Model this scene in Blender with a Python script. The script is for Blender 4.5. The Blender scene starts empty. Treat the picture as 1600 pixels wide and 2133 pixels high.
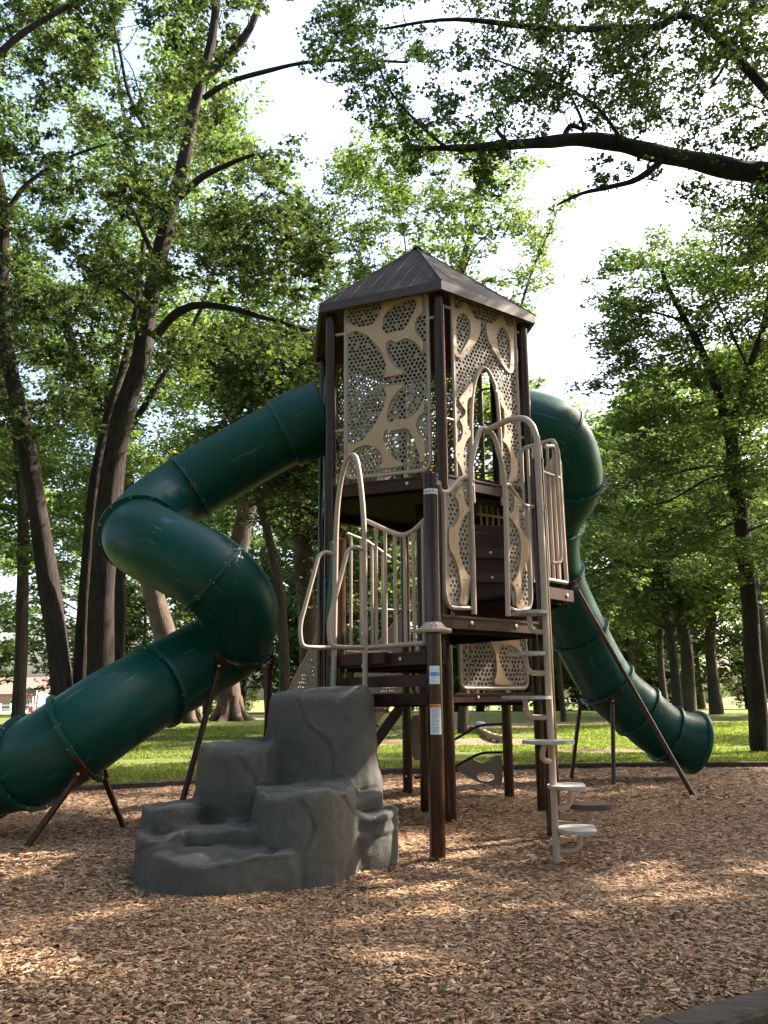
import bpy, bmesh, math, random
import numpy as np
from mathutils import Matrix, Vector, noise as mnoise

# ------------------------------------------------------------------ scene basics
scene = bpy.context.scene
COL = scene.collection
R = math.radians

# camera: standing eye point 1.24 m above the wood chips, tilted up about 12 degrees
FPX, PITCH, ROLL, CAMH = 1773.05, 0.2132, 0.00775, 1.2425      # focal length in photo pixels (1600 x 2133)
_cp, _sp, _cr, _sr = math.cos(PITCH), math.sin(PITCH), math.cos(ROLL), math.sin(ROLL)
FWD = np.array([0, _cp, _sp]); _UP = np.array([0, -_sp, _cp]); _RT = np.array([1., 0, 0])
CX = _cr*_RT - _sr*_UP; CY = _cr*_UP + _sr*_RT; CC = np.array([0, 0, CAMH])
cam_data = bpy.data.cameras.new('camera'); cam = bpy.data.objects.new('camera', cam_data); COL.objects.link(cam)
cam_data.sensor_fit = 'VERTICAL'; cam_data.sensor_height = 24.0; cam_data.lens = FPX*24.0/2133.0
cam_data.clip_start = 0.05; cam_data.clip_end = 1500
cam.matrix_world = Matrix(((CX[0], CY[0], -FWD[0], 0), (CX[1], CY[1], -FWD[1], 0), (CX[2], CY[2], -FWD[2], CAMH), (0, 0, 0, 1)))
scene.camera = cam

# sky and sun: late afternoon sun from the right and a little behind the tower
SUN_EL, SUN_AZ = R(38), R(66)                  # azimuth measured from +Y towards +X
world = bpy.data.worlds.new('World'); scene.world = world; world.use_nodes = True
_n = world.node_tree.nodes; _l = world.node_tree.links; _n.clear()
_sky = _n.new('ShaderNodeTexSky'); _sky.sky_type = 'NISHITA'; _sky.sun_disc = False
_sky.sun_elevation = SUN_EL; _sky.sun_rotation = SUN_AZ; _sky.air_density = 1.0; _sky.dust_density = 5.0; _sky.ozone_density = 1.0
_bg = _n.new('ShaderNodeBackground'); _bg.inputs[1].default_value = 0.15
_wo = _n.new('ShaderNodeOutputWorld'); _l.new(_sky.outputs[0], _bg.inputs[0]); _l.new(_bg.outputs[0], _wo.inputs[0])
sun_data = bpy.data.lights.new('sun', 'SUN'); sun_data.energy = 5.0; sun_data.angle = R(0.55); sun_data.color = (1.0, 0.91, 0.78)
sun = bpy.data.objects.new('sun', sun_data); COL.objects.link(sun)
_sd = Vector((math.sin(SUN_AZ)*math.cos(SUN_EL), math.cos(SUN_AZ)*math.cos(SUN_EL), math.sin(SUN_EL)))
sun.rotation_euler = _sd.to_track_quat('Z', 'Y').to_euler(); sun.location = (30, 20, 40)
scene.view_settings.view_transform = 'Standard'; scene.view_settings.look = 'None'
scene.view_settings.gamma = 1.0; scene.view_settings.exposure = 2.1; scene.view_settings.use_curve_mapping = False
scene.render.engine = 'CYCLES'
scene.cycles.use_denoising = True
try: scene.cycles.denoiser = 'OPENIMAGEDENOISE'
except Exception: pass
scene.cycles.max_bounces = 7; scene.cycles.diffuse_bounces = 4; scene.cycles.glossy_bounces = 3
scene.cycles.transmission_bounces = 4; scene.cycles.transparent_max_bounces = 6; scene.cycles.sample_clamp_indirect = 6.0
scene.cycles.caustics_reflective = False; scene.cycles.caustics_refractive = False

# ------------------------------------------------------------------ helpers
def ray(px, py): return FWD + CX*((px-800.0)/FPX) + CY*((1066.5-py)/FPX)
def at(px, py, Y):                       # the point seen at a photo pixel at distance Y
    d = ray(px, py); return CC + d*(Y/d[1])
def gz(y):                               # height of the park ground by distance
    y = np.asarray(y, float)
    return np.where(y < 14, 0.0, np.where(y < 50, 0.35*(y-14)/36.0, 0.35 - 0.01258*(y-50)))
def ground_at(px, Y): 
    p = at(px, 1450, Y); return np.array([p[0], Y, float(gz(Y))])
def plane_sz(px, py, P, Q):              # (along, height) of a pixel in the upright plane through P and Q
    P = np.asarray(P); Q = np.asarray(Q); n = np.array([-(Q-P)[1], (Q-P)[0], 0]); d = ray(px, py)
    X = CC + d*(((np.array([P[0], P[1], 0])-CC) @ n)/(d @ n)); L = np.linalg.norm(Q-P)
    return float(((X[:2]-P) @ (Q-P))/L), float(X[2])

def tag(o, label=None, cat=None, group=None, kind=None):
    if label: o['label'] = label
    if cat: o['category'] = cat
    if group: o['group'] = group
    if kind: o['kind'] = kind
    return o
def empty(name, loc, label, cat, group=None):
    o = bpy.data.objects.new(name, None); COL.objects.link(o); o.location = loc; o.empty_display_size = 0.2
    return tag(o, label, cat, group)
ROOT_OFF = {}
def root_loc(parent):
    p = parent
    while p is not None and p.parent is not None: p = p.parent
    return np.array(p.location) if p is not None else np.zeros(3)
def link(name, me, mat, parent=None, smooth=35):
    o = bpy.data.objects.new(name, me); COL.objects.link(o)
    if mat is not None and len(me.materials) == 0: me.materials.append(mat)
    if parent is not None:
        off = root_loc(parent)
        if np.abs(off).max() > 0: me.transform(Matrix.Translation(-Vector(off)))
        o.parent = parent
    if smooth:
        me.shade_smooth()
        if smooth < 170: me.set_sharp_from_angle(angle=R(smooth))
    return o
def mesh_np(V, loops, counts, uvname=None):
    me = bpy.data.meshes.new('m'); V = np.asarray(V, np.float32); loops = np.asarray(loops, np.int32); counts = np.asarray(counts, np.int32)
    me.vertices.add(len(V)); me.vertices.foreach_set('co', V.ravel())
    me.loops.add(len(loops)); me.loops.foreach_set('vertex_index', loops)
    me.polygons.add(len(counts)); st = np.zeros(len(counts), np.int32); st[1:] = np.cumsum(counts)[:-1]
    me.polygons.foreach_set('loop_start', st); me.polygons.foreach_set('loop_total', counts)
    me.update(calc_edges=True); return me

class MB:
    def __init__(s): s.v = []; s.f = []
    def add(s, vs, fs):
        b = len(s.v); s.v += [tuple(map(float, p)) for p in vs]; s.f += [tuple(i+b for i in f) for f in fs]; return s
    def box(s, c, ax, hx, ay, hy, az, hz, bev=0.0):
        c = np.asarray(c, float); ax, ay, az = [np.asarray(a, float) for a in (ax, ay, az)]
        P = [c+ax*hx*i+ay*hy*j+az*hz*k for k in (-1, 1) for j in (-1, 1) for i in (-1, 1)]
        return s.add(P, [(0, 2, 3, 1), (4, 5, 7, 6), (0, 1, 5, 4), (2, 6, 7, 3), (0, 4, 6, 2), (1, 3, 7, 5)])
    def abox(s, x0, x1, y0, y1, z0, z1):
        return s.box(((x0+x1)/2, (y0+y1)/2, (z0+z1)/2), (1, 0, 0), (x1-x0)/2, (0, 1, 0), (y1-y0)/2, (0, 0, 1), (z1-z0)/2)
    def prism(s, poly, z0, z1):
        n = len(poly); P = [(x, y, z0) for x, y in poly]+[(x, y, z1) for x, y in poly]
        a = sum(poly[i][0]*poly[(i+1) % n][1]-poly[(i+1) % n][0]*poly[i][1] for i in range(n))
        up = tuple(range(n, 2*n)); dn = tuple(range(n-1, -1, -1)); sd = [(i, (i+1) % n, n+(i+1) % n, n+i) for i in range(n)]
        if a < 0: up = up[::-1]; dn = dn[::-1]; sd = [f[::-1] for f in sd]
        return s.add(P, [up, dn]+sd)
    def tube(s, pts, rad, segs=10, caps=True, jitter=None, closed=False):
        pts = [np.asarray(p, float) for p in pts]; n = len(pts)
        rs = [rad]*n if np.isscalar(rad) else list(rad)
        T = [pts[min(i+1, n-1)]-pts[max(i-1, 0)] for i in range(n)]
        if closed: T = [pts[(i+1) % n]-pts[i-1] for i in range(n)]
        T = [t/max(1e-9, np.linalg.norm(t)) for t in T]
        a = np.array([0, 0, 1.]) if abs(T[0][2]) < .9 else np.array([1., 0, 0])
        N = np.cross(T[0], a); N /= np.linalg.norm(N); V = []; Fc = []
        for i in range(n):
            N = N-T[i]*(N @ T[i]); N /= np.linalg.norm(N); B = np.cross(T[i], N)
            for k in range(segs):
                th = 2*math.pi*k/segs; q = rs[i]*(jitter(i, k) if jitter else 1.0)
                V.append(pts[i]+(N*math.cos(th)+B*math.sin(th))*q)
        m = n if closed else n-1
        for i in range(m):
            j = (i+1) % n
            for k in range(segs):
                k2 = (k+1) % segs; Fc.append((i*segs+k, i*segs+k2, j*segs+k2, j*segs+k))
        if caps and not closed: Fc += [tuple(range(segs-1, -1, -1)), tuple(range((n-1)*segs, n*segs))]
        return s.add(V, Fc)
    def build(s, name, mat, parent=None, smooth=35, **kw):
        me = bpy.data.meshes.new(name); me.from_pydata(s.v, [], s.f); me.update()
        o = link(name, me, mat, parent, smooth); tag(o, **kw); return o

def catmull(P, n=8, closed=False):
    P = [np.asarray(p, float) for p in P]; out = []; m = len(P)
    for i in range(m if closed else m-1):
        if closed: a, b, c, d = P[i-1], P[i], P[(i+1) % m], P[(i+2) % m]
        else: a, b, c, d = P[max(i-1, 0)], P[i], P[i+1], P[min(i+2, m-1)]
        for k in range(n):
            t = k/n; out.append(.5*((2*b)+(c-a)*t+(2*a-5*b+4*c-d)*t*t+(3*b-a-3*c+d)*t**3))
    if not closed: out.append(P[-1])
    return out
def fillet(P, rad=.08, n=5):                    # polyline with rounded corners
    P = [np.asarray(p, float) for p in P]; out = [P[0]]
    for i in range(1, len(P)-1):
        a, b, c = P[i-1], P[i], P[i+1]; la, lc = np.linalg.norm(a-b), np.linalg.norm(c-b)
        q = min(rad, la*.48, lc*.48); s0 = b+(a-b)/la*q; s1 = b+(c-b)/lc*q
        for k in range(n+1):
            t = k/n; out.append((1-t)**2*s0+2*t*(1-t)*b+t*t*s1)
    out.append(P[-1]); return out
def chaikin(P, it=1):
    P = [np.asarray(p, float) for p in P]
    for _ in range(it):
        Q = []
        for i in range(len(P)):
            a, b = P[i], P[(i+1) % len(P)]; Q += [a*.8+b*.2, a*.2+b*.8]
        P = Q
    return P
def inside(pts, poly):
    pts = np.asarray(pts, float); x, y = pts[:, 0], pts[:, 1]; P = np.asarray(poly, float); c = np.zeros(len(pts), bool); j = len(P)-1
    for i in range(len(P)):
        xi, yi, xj, yj = P[i, 0], P[i, 1], P[j, 0], P[j, 1]
        m = ((yi > y) != (yj > y)) & (x < (xj-xi)*(y-yi)/((yj-yi) if yj != yi else 1e-12)+xi); c ^= m; j = i
    return c
def fill2d(splines, thick):
    cu = bpy.data.curves.new('c', 'CURVE'); cu.dimensions = '2D'; cu.fill_mode = 'BOTH'; cu.extrude = thick/2
    for P in splines:
        s = cu.splines.new('POLY'); s.points.add(len(P)-1); s.points.foreach_set('co', [c for p in P for c in (p[0], p[1], 0.0, 1.0)]); s.use_cyclic_u = True
    o = bpy.data.objects.new('c', cu); COL.objects.link(o); dg = bpy.context.evaluated_depsgraph_get(); dg.update()
    me = bpy.data.meshes.new_from_object(o.evaluated_get(dg)); bpy.data.objects.remove(o); bpy.data.curves.remove(cu); return me
def text2d(body, size, thick=0.0, align='CENTER'):
    cu = bpy.data.curves.new('t', 'FONT'); cu.body = body; cu.size = size; cu.align_x = align; cu.align_y = 'CENTER'; cu.extrude = thick; cu.resolution_u = 3
    o = bpy.data.objects.new('t', cu); COL.objects.link(o); dg = bpy.context.evaluated_depsgraph_get(); dg.update()
    me = bpy.data.meshes.new_from_object(o.evaluated_get(dg)); bpy.data.objects.remove(o); bpy.data.curves.remove(cu)
    me.materials.clear(); return me
class Frame:                                    # upright plane P->Q; n points out to the viewer
    def __init__(s, P, Q, off=0.0):
        s.P = np.asarray(P, float); s.Q = np.asarray(Q, float); s.L = np.linalg.norm(s.Q-s.P); s.d = (s.Q-s.P)/s.L
        s.n = np.array([s.d[1], -s.d[0]]); s.P = s.P+s.n*off
    def __call__(s, a, z, n=0.0): p = s.P+s.d*a+s.n*n; return np.array([p[0], p[1], z])
    def M(s, n=0.0):
        o = s(0, 0, n); return Matrix(((s.d[0], 0, s.n[0], o[0]), (s.d[1], 0, s.n[1], o[1]), (0, 1, 0, 0), (0, 0, 0, 1)))
    def D(s): return np.array([s.d[0], s.d[1], 0]), np.array([s.n[0], s.n[1], 0])

# ------------------------------------------------------------------ materials
def mat(name, base, rough=.5, metal=0.0, spec=.5, vary=None, scale=6.0, stretch=(1, 1, 1), bump=0.0, bscale=40.0, detail=5, coat=0.0, extra=None):
    m = bpy.data.materials.new(name); m.use_nodes = True; N = m.node_tree.nodes; L = m.node_tree.links; b = N['Principled BSDF']
    b.inputs['Base Color'].default_value = (*base, 1); b.inputs['Roughness'].default_value = rough; b.inputs['Metallic'].default_value = metal
    b.inputs['Specular IOR Level'].default_value = spec; b.inputs['Coat Weight'].default_value = coat
    if vary is not None or bump:
        tc = N.new('ShaderNodeTexCoord'); mp = N.new('ShaderNodeMapping'); mp.inputs['Scale'].default_value = stretch; L.new(tc.outputs['Object'], mp.inputs[0])
    if vary is not None:
        nz = N.new('ShaderNodeTexNoise'); nz.inputs['Scale'].default_value = scale; nz.inputs['Detail'].default_value = detail; nz.inputs['Roughness'].default_value = .62
        L.new(mp.outputs[0], nz.inputs['Vector']); r = N.new('ShaderNodeValToRGB'); r.color_ramp.elements[0].position = .32; r.color_ramp.elements[1].position = .68
        r.color_ramp.elements[0].color = (*base, 1); r.color_ramp.elements[1].color = (*vary, 1); L.new(nz.outputs['Fac'], r.inputs[0]); L.new(r.outputs[0], b.inputs['Base Color'])
    if bump:
        nb = N.new('ShaderNodeTexNoise'); nb.inputs['Scale'].default_value = bscale; nb.inputs['Detail'].default_value = 6; L.new(mp.outputs[0], nb.inputs['Vector'])
        bp = N.new('ShaderNodeBump'); bp.inputs['Strength'].default_value = bump; bp.inputs['Distance'].default_value = .02; L.new(nb.outputs['Fac'], bp.inputs['Height']); L.new(bp.outputs[0], b.inputs['Normal'])
    return m
def island_mat(name, cols, rough=.8, trans=None, objvar=0.0, spec=.3):
    m = bpy.data.materials.new(name); m.use_nodes = True; N = m.node_tree.nodes; L = m.node_tree.links; b = N['Principled BSDF']
    b.inputs['Roughness'].default_value = rough; b.inputs['Specular IOR Level'].default_value = spec
    g = N.new('ShaderNodeNewGeometry'); r = N.new('ShaderNodeValToRGB'); cr = r.color_ramp
    while len(cr.elements) < len(cols): cr.elements.new(.5)
    for i, (p, c) in enumerate(cols): cr.elements[i].position = p; cr.elements[i].color = (*c, 1)
    L.new(g.outputs['Random Per Island'], r.inputs[0]); col = r.outputs[0]
    if objvar:
        oi = N.new('ShaderNodeObjectInfo'); h = N.new('ShaderNodeHueSaturation'); mr = N.new('ShaderNodeMapRange'); mr.inputs['To Min'].default_value = 1-objvar; mr.inputs['To Max'].default_value = 1+objvar
        L.new(oi.outputs['Random'], mr.inputs[0]); L.new(mr.outputs[0], h.inputs['Value']); L.new(col, h.inputs['Color']); col = h.outputs[0]
    L.new(col, b.inputs['Base Color'])
    if trans:
        t = N.new('ShaderNodeBsdfTranslucent'); mx = N.new('ShaderNodeMixShader'); mx.inputs[0].default_value = trans[0]
        mu = N.new('ShaderNodeMix'); mu.data_type = 'RGBA'; mu.blend_type = 'MULTIPLY'; mu.inputs[0].default_value = 1.0
        mu.inputs[7].default_value = (*trans[1], 1); L.new(col, mu.inputs[6]); L.new(mu.outputs[2], t.inputs[0])
        L.new(b.outputs[0], mx.inputs[1]); L.new(t.outputs[0], mx.inputs[2]); L.new(mx.outputs[0], N['Material Output'].inputs[0])
    return m
M = {}
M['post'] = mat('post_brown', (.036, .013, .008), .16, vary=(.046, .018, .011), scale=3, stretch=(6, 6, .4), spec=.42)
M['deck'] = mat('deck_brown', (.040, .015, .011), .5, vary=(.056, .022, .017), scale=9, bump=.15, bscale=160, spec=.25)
M['under'] = mat('deck_underside_dark', (.012, .007, .006), .8, vary=(.020, .012, .010), scale=12, spec=.15)  # near-black deck plates: the shade of the underside is put into the colour
M['rim'] = mat('rim_brown', (.060, .028, .023), .45, vary=(.075, .038, .032), scale=7, spec=.3)
M['beige'] = mat('beige_tube', (.40, .30, .235), .38, vary=(.46, .35, .28), scale=5, spec=.5)
M['tan'] = mat('tan_plastic', (.50, .325, .205), .6, vary=(.54, .36, .23), scale=4, bump=.05, bscale=300)
M['taupe'] = mat('taupe_plastic', (.27, .215, .178), .65, vary=(.31, .25, .208), scale=4, spec=.3)
M['greyplate'] = mat('step_grey', (.26, .235, .215), .7, vary=(.47, .44, .42), scale=9, detail=9, bump=.15, bscale=60, spec=.3)
M['stepbrown'] = mat('step_brown', (.075, .035, .025), .6, vary=(.12, .08, .06), scale=8)
M['steel'] = mat('bolt_steel', (.55, .52, .48), .35, metal=.9)
M['roof'] = mat('roof_brown', (.021, .014, .011), .66, vary=(.055, .042, .034), scale=4.5, stretch=(1, 1, .6), detail=9, bump=.12, bscale=60, spec=.12)
M['fascia'] = mat('fascia_brown', (.052, .026, .019), .5, vary=(.075, .042, .033), scale=5)
M['seam'] = mat('roof_seam', (.024, .017, .014), .66, vary=(.085, .070, .060), scale=7)
M['rope'] = mat('blue_rope', (.01, .03, .22), .7)
M['climber'] = mat('climber_green', (.015, .11, .075), .45, vary=(.05, .17, .09), scale=5)
M['white'] = mat('white_paint', (.8, .8, .78), .5)
M['sticker'] = mat('sticker_white', (.75, .79, .84), .35); M['stblue'] = mat('sticker_blue', (.06, .24, .62), .35); M['stpale'] = mat('sticker_pale', (.42, .58, .80), .35)
M['navy'] = mat('navy_print', (.02, .04, .16), .4); M['orange'] = mat('sticker_orange', (.85, .25, .04), .4); M['ink'] = mat('sticker_ink', (.16, .18, .24), .5); M['black'] = mat('ink_black', (.02, .015, .015), .5)
M['hole'] = mat('weep_white', (.7, .7, .66), .5)

def slide_mat():
    m = mat('slide_green', (.0035, .070, .056), .34, spec=.26); N = m.node_tree.nodes; L = m.node_tree.links; b = N['Principled BSDF']
    tc = N.new('ShaderNodeTexCoord')
    n1 = N.new('ShaderNodeTexNoise'); n1.inputs['Scale'].default_value = 1.6; n1.inputs['Detail'].default_value = 8; n1.inputs['Roughness'].default_value = .7; L.new(tc.outputs['Object'], n1.inputs['Vector'])
    r1 = N.new('ShaderNodeValToRGB'); r1.color_ramp.elements[0].position = .50; r1.color_ramp.elements[1].position = .72; r1.color_ramp.elements[0].color = (.0008, .050, .038, 1); r1.color_ramp.elements[1].color = (.0040, .046, .032, 1)
    L.new(n1.outputs['Fac'], r1.inputs[0])
    # pale drag scuffs: stretched noise, thresholded
    at_ = N.new('ShaderNodeAttribute'); at_.attribute_name = 'tube_co'
    n2 = N.new('ShaderNodeTexNoise'); n2.inputs['Scale'].default_value = 2.6; n2.inputs['Detail'].default_value = 2.5; n2.inputs['Roughness'].default_value = .45; L.new(at_.outputs['Vector'], n2.inputs['Vector'])
    r2 = N.new('ShaderNodeValToRGB'); r2.color_ramp.elements[0].position = .665; r2.color_ramp.elements[1].position = .70; r2.color_ramp.elements[1].color = (.62, .62, .62, 1)
    L.new(n2.outputs['Fac'], r2.inputs[0])
    mx = N.new('ShaderNodeMix'); mx.data_type = 'RGBA'; mx.inputs[7].default_value = (.055, .13, .14, 1); L.new(r2.outputs[0], mx.inputs[0]); L.new(r1.outputs[0], mx.inputs[6])
    # dark mildew specks
    n3 = N.new('ShaderNodeTexNoise'); n3.inputs['Scale'].default_value = 26; n3.inputs['Detail'].default_value = 3; L.new(tc.outputs['Object'], n3.inputs['Vector'])
    mm = N.new('ShaderNodeMath'); mm.operation = 'MULTIPLY'; L.new(n1.outputs['Fac'], mm.inputs[0]); L.new(n3.outputs['Fac'], mm.inputs[1])
    r3 = N.new('ShaderNodeValToRGB'); r3.color_ramp.elements[0].position = .33; r3.color_ramp.elements[1].position = .42; r3.color_ramp.elements[1].color = (.55, .55, .55, 1); L.new(mm.outputs[0], r3.inputs[0])
    mx2 = N.new('ShaderNodeMix'); mx2.data_type = 'RGBA'; mx2.inputs[7].default_value = (.014, .030, .020, 1); L.new(r3.outputs[0], mx2.inputs[0]); L.new(mx.outputs[2], mx2.inputs[6])
    L.new(mx2.outputs[2], b.inputs['Base Color'])
    mr = N.new('ShaderNodeMapRange'); mr.inputs['To Min'].default_value = .28; mr.inputs['To Max'].default_value = .5; L.new(n1.outputs['Fac'], mr.inputs[0]); L.new(mr.outputs[0], b.inputs['Roughness'])
    return m
M['slide'] = slide_mat(); M['flange'] = mat('slide_flange', (.0012, .058, .044), .4, vary=(.0025, .050, .038), scale=4, spec=.4)

def bark_mat(name, dark, light):
    m = bpy.data.materials.new(name); m.use_nodes = True; N = m.node_tree.nodes; L = m.node_tree.links; b = N['Principled BSDF']; b.inputs['Roughness'].default_value = .9; b.inputs['Specular IOR Level'].default_value = .15
    tc = N.new('ShaderNodeTexCoord'); mp = N.new('ShaderNodeMapping'); mp.inputs['Scale'].default_value = (1, 1, .16); L.new(tc.outputs['Object'], mp.inputs[0])
    n1 = N.new('ShaderNodeTexNoise'); n1.inputs['Scale'].default_value = 17; n1.inputs['Detail'].default_value = 8; n1.inputs['Roughness'].default_value = .7; L.new(mp.outputs[0], n1.inputs['Vector'])
    n2 = N.new('ShaderNodeTexNoise'); n2.inputs['Scale'].default_value = 1.2; n2.inputs['Detail'].default_value = 4; L.new(tc.outputs['Object'], n2.inputs['Vector'])
    r = N.new('ShaderNodeValToRGB'); r.color_ramp.elements[0].position = .38; r.color_ramp.elements[1].position = .66; r.color_ramp.elements[0].color = (*dark, 1); r.color_ramp.elements[1].color = (*light, 1)
    ad = N.new('ShaderNodeMath'); ad.operation = 'MULTIPLY_ADD'; ad.inputs[1].default_value = .35; L.new(n2.outputs['Fac'], ad.inputs[0])
    sc = N.new('ShaderNodeMath'); sc.operation = 'MULTIPLY'; sc.inputs[1].default_value = .66; L.new(n1.outputs['Fac'], sc.inputs[0]); L.new(sc.outputs[0], ad.inputs[2])
    L.new(ad.outputs[0], r.inputs[0]); L.new(r.outputs[0], b.inputs['Base Color'])
    bp = N.new('ShaderNodeBump'); bp.inputs['Strength'].default_value = 1.0; bp.inputs['Distance'].default_value = .06; L.new(n1.outputs['Fac'], bp.inputs['Height']); L.new(bp.outputs[0], b.inputs['Normal'])
    return m
M['bark'] = bark_mat('bark_maple', (.032, .025, .020), (.100, .080, .064)); M['bark_dark'] = bark_mat('bark_dark', (.018, .014, .012), (.062, .050, .041)); M['bark_red'] = bark_mat('bark_warm', (.055, .038, .029), (.165, .118, .090))
TR = (1.75, 1.75, .95)
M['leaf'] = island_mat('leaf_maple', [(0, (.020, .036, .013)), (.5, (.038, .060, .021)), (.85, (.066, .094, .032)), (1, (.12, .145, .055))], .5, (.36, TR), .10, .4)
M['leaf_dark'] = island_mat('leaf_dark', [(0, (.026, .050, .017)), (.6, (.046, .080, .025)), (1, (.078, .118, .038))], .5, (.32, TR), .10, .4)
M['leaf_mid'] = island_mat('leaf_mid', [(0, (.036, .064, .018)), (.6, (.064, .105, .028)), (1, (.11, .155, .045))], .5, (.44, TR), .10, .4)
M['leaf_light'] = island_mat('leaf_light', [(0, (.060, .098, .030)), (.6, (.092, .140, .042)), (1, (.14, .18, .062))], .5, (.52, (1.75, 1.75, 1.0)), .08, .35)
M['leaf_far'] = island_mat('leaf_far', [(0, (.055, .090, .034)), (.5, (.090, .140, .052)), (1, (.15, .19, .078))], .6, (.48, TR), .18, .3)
M['twig'] = mat('fallen_wood', (.16, .105, .07), .85, vary=(.30, .21, .15), scale=14, stretch=(1, 1, 1), bump=.4, bscale=30)
M['chip'] = island_mat('wood_chip', [(0, (.085, .045, .025)), (.2, (.20, .113, .061)), (.55, (.36, .214, .122)), (.85, (.48, .306, .182)), (1, (.62, .45, .30))], .85, None, 0, .2)
# ------------------------------------------------------------------ play tower
A = np.array([.641, 8.974]); C = np.array([1.719, 9.803]); D = np.array([1.540, 11.150]); E = np.array([.284, 11.669]); GB = np.array([-.793, 10.841]); B = np.array([-.615, 9.493])
O = np.array([.463, 10.322]); F = np.array([.3915, 6.929]); P6 = np.array([1.4644, 7.8606]); G = F+A-P6
HEX = [A, C, D, E, GB, B]
Z_TOP, Z_LOW, Z_LEFT, Z_RIGHT, Z_MID = 3.60, 1.27, 1.60, 1.89, 2.23
PR = .0635
tower = empty('play_tower', (O[0], O[1], 0), 'brown and tan hexagonal play tower with pyramid roof between two green slides', 'play tower')

def post(p, z1, name='post', cap=True, label=None, r=PR, z0=-.25):
    o = MB().tube([(p[0], p[1], z0), (p[0], p[1], z1)], r, 24).build(name, M['post'], tower, 40)
    if label: o['label'] = label
    if cap: MB().tube([(p[0], p[1], z1-.012), (p[0], p[1], z1+.012), (p[0], p[1], z1+.03)], [r+.004, r+.004, r*.6], 24).build('post_cap', M['post'], o, 40)
    return o
hexposts = [post(p, 5.72, cap=False) for p in HEX]
for o, p in zip(hexposts, HEX):                           # sleeve joints on the tall posts
    MB().tube([(p[0], p[1], 3.40), (p[0], p[1], 3.47)], PR+.006, 24).build('post_sleeve', M['post'], o, 40)
post(O+np.array([-.02, -.36]), 3.48, cap=False)
fpost = post(F, 3.05, label='front post carrying the stickers'); post(P6, 3.43); gpost = post(G, 2.70)

def bolts(frame, pts, parent, n=.0, r=.014):
    d, nn = frame.D()
    for a, z in pts:
        c = frame(a, z, n); MB().tube([c, c+nn*.006, c+nn*.010], [r*1.35, r*1.35, r*.7], 10).build('bolt', M['steel'], parent, 40)
def rim(P, Q, ztop, hgt=.105, parent=None, n=.0, cut=.07, bolt=True, bs=(.3, .7), name='rim_board', th=.022):
    fr = Frame(P, Q); d, nn = fr.D(); m = MB(); c = fr(fr.L/2, ztop-hgt/2, n)
    m.box(c, d, fr.L/2-cut, nn, th, (0, 0, 1), hgt/2)
    m.box(fr(fr.L/2, ztop-.008, n+.004), d, fr.L/2-cut, nn, th+.004, (0, 0, 1), .010)
    o = m.build(name, M['deck'], parent, 30)
    if bolt: bolts(fr, [(fr.L*b, ztop-hgt*.5) for b in bs], parent, n+th+.001)
    return o
def deck(poly, z, edges, name='deck', hgt=.105, th=.03):
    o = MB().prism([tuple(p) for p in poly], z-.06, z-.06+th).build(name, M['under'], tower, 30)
    mb = MB()                                           # stiffening ribs under the plate
    c = np.mean(poly, 0)
    for i in range(len(poly)):
        a, b = poly[i]*.86+c*.14, poly[(i+1) % len(poly)]*.86+c*.14; f2 = Frame(a, b); d, nn = f2.D()
        mb.box(f2(f2.L/2, z-.10), d, f2.L/2, nn, .012, (0, 0, 1), .038)
    mb.build('stiffener', M['under'], o, 30)
    for P, Q in edges: rim(P, Q, z, hgt, o)
    return o
deck(HEX, Z_TOP, [(B, A), (A, C), (C, D), (D, E), (E, GB), (GB, B)], 'top_deck', .13)
deck(HEX, Z_LOW, [(B, A), (A, C), (C, D), (D, E), (GB, B)], 'low_deck', .095)
deck([F, A, G], Z_LEFT, [(G, F)], 'left_deck')
deck([F, P6, A], Z_RIGHT, [(F, P6)], 'right_deck')
Q1 = np.array([1.775, 8.205])
md = deck([A, P6, Q1, C], Z_MID, [(Q1, C)], 'side_deck')
fr = Frame(P6, Q1); d, nn = fr.D(); MB().box(fr(fr.L/2+.03, Z_MID-.055), d, fr.L/2+.03, nn, .022, (0, 0, 1), .055).build('rim_board', M['deck'], md, 30); bolts(fr, [(fr.L*.85, Z_MID-.06)], md, .024)

# fascia beams under the left deck and the bracket board that carries the rock
fGF = Frame(G, F); d, nn = fGF.D()
ld = bpy.data.objects['left_deck']
MB().box(fGF(fGF.L*.50, 1.365), d, fGF.L/2-.06, nn, .02, (0, 0, 1), .047).build('cross_beam', M['deck'], ld, 30)
MB().box(fGF(fGF.L*.50, 1.215), d, fGF.L/2-.06, nn, .02, (0, 0, 1), .043).build('cross_beam', M['deck'], ld, 30)
MB().box(fGF(.38, 1.565, .055), d, .44, nn, .030, (0, 0, 1), .047).build('bracket_board', M['deck'], ld, 30)

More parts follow.
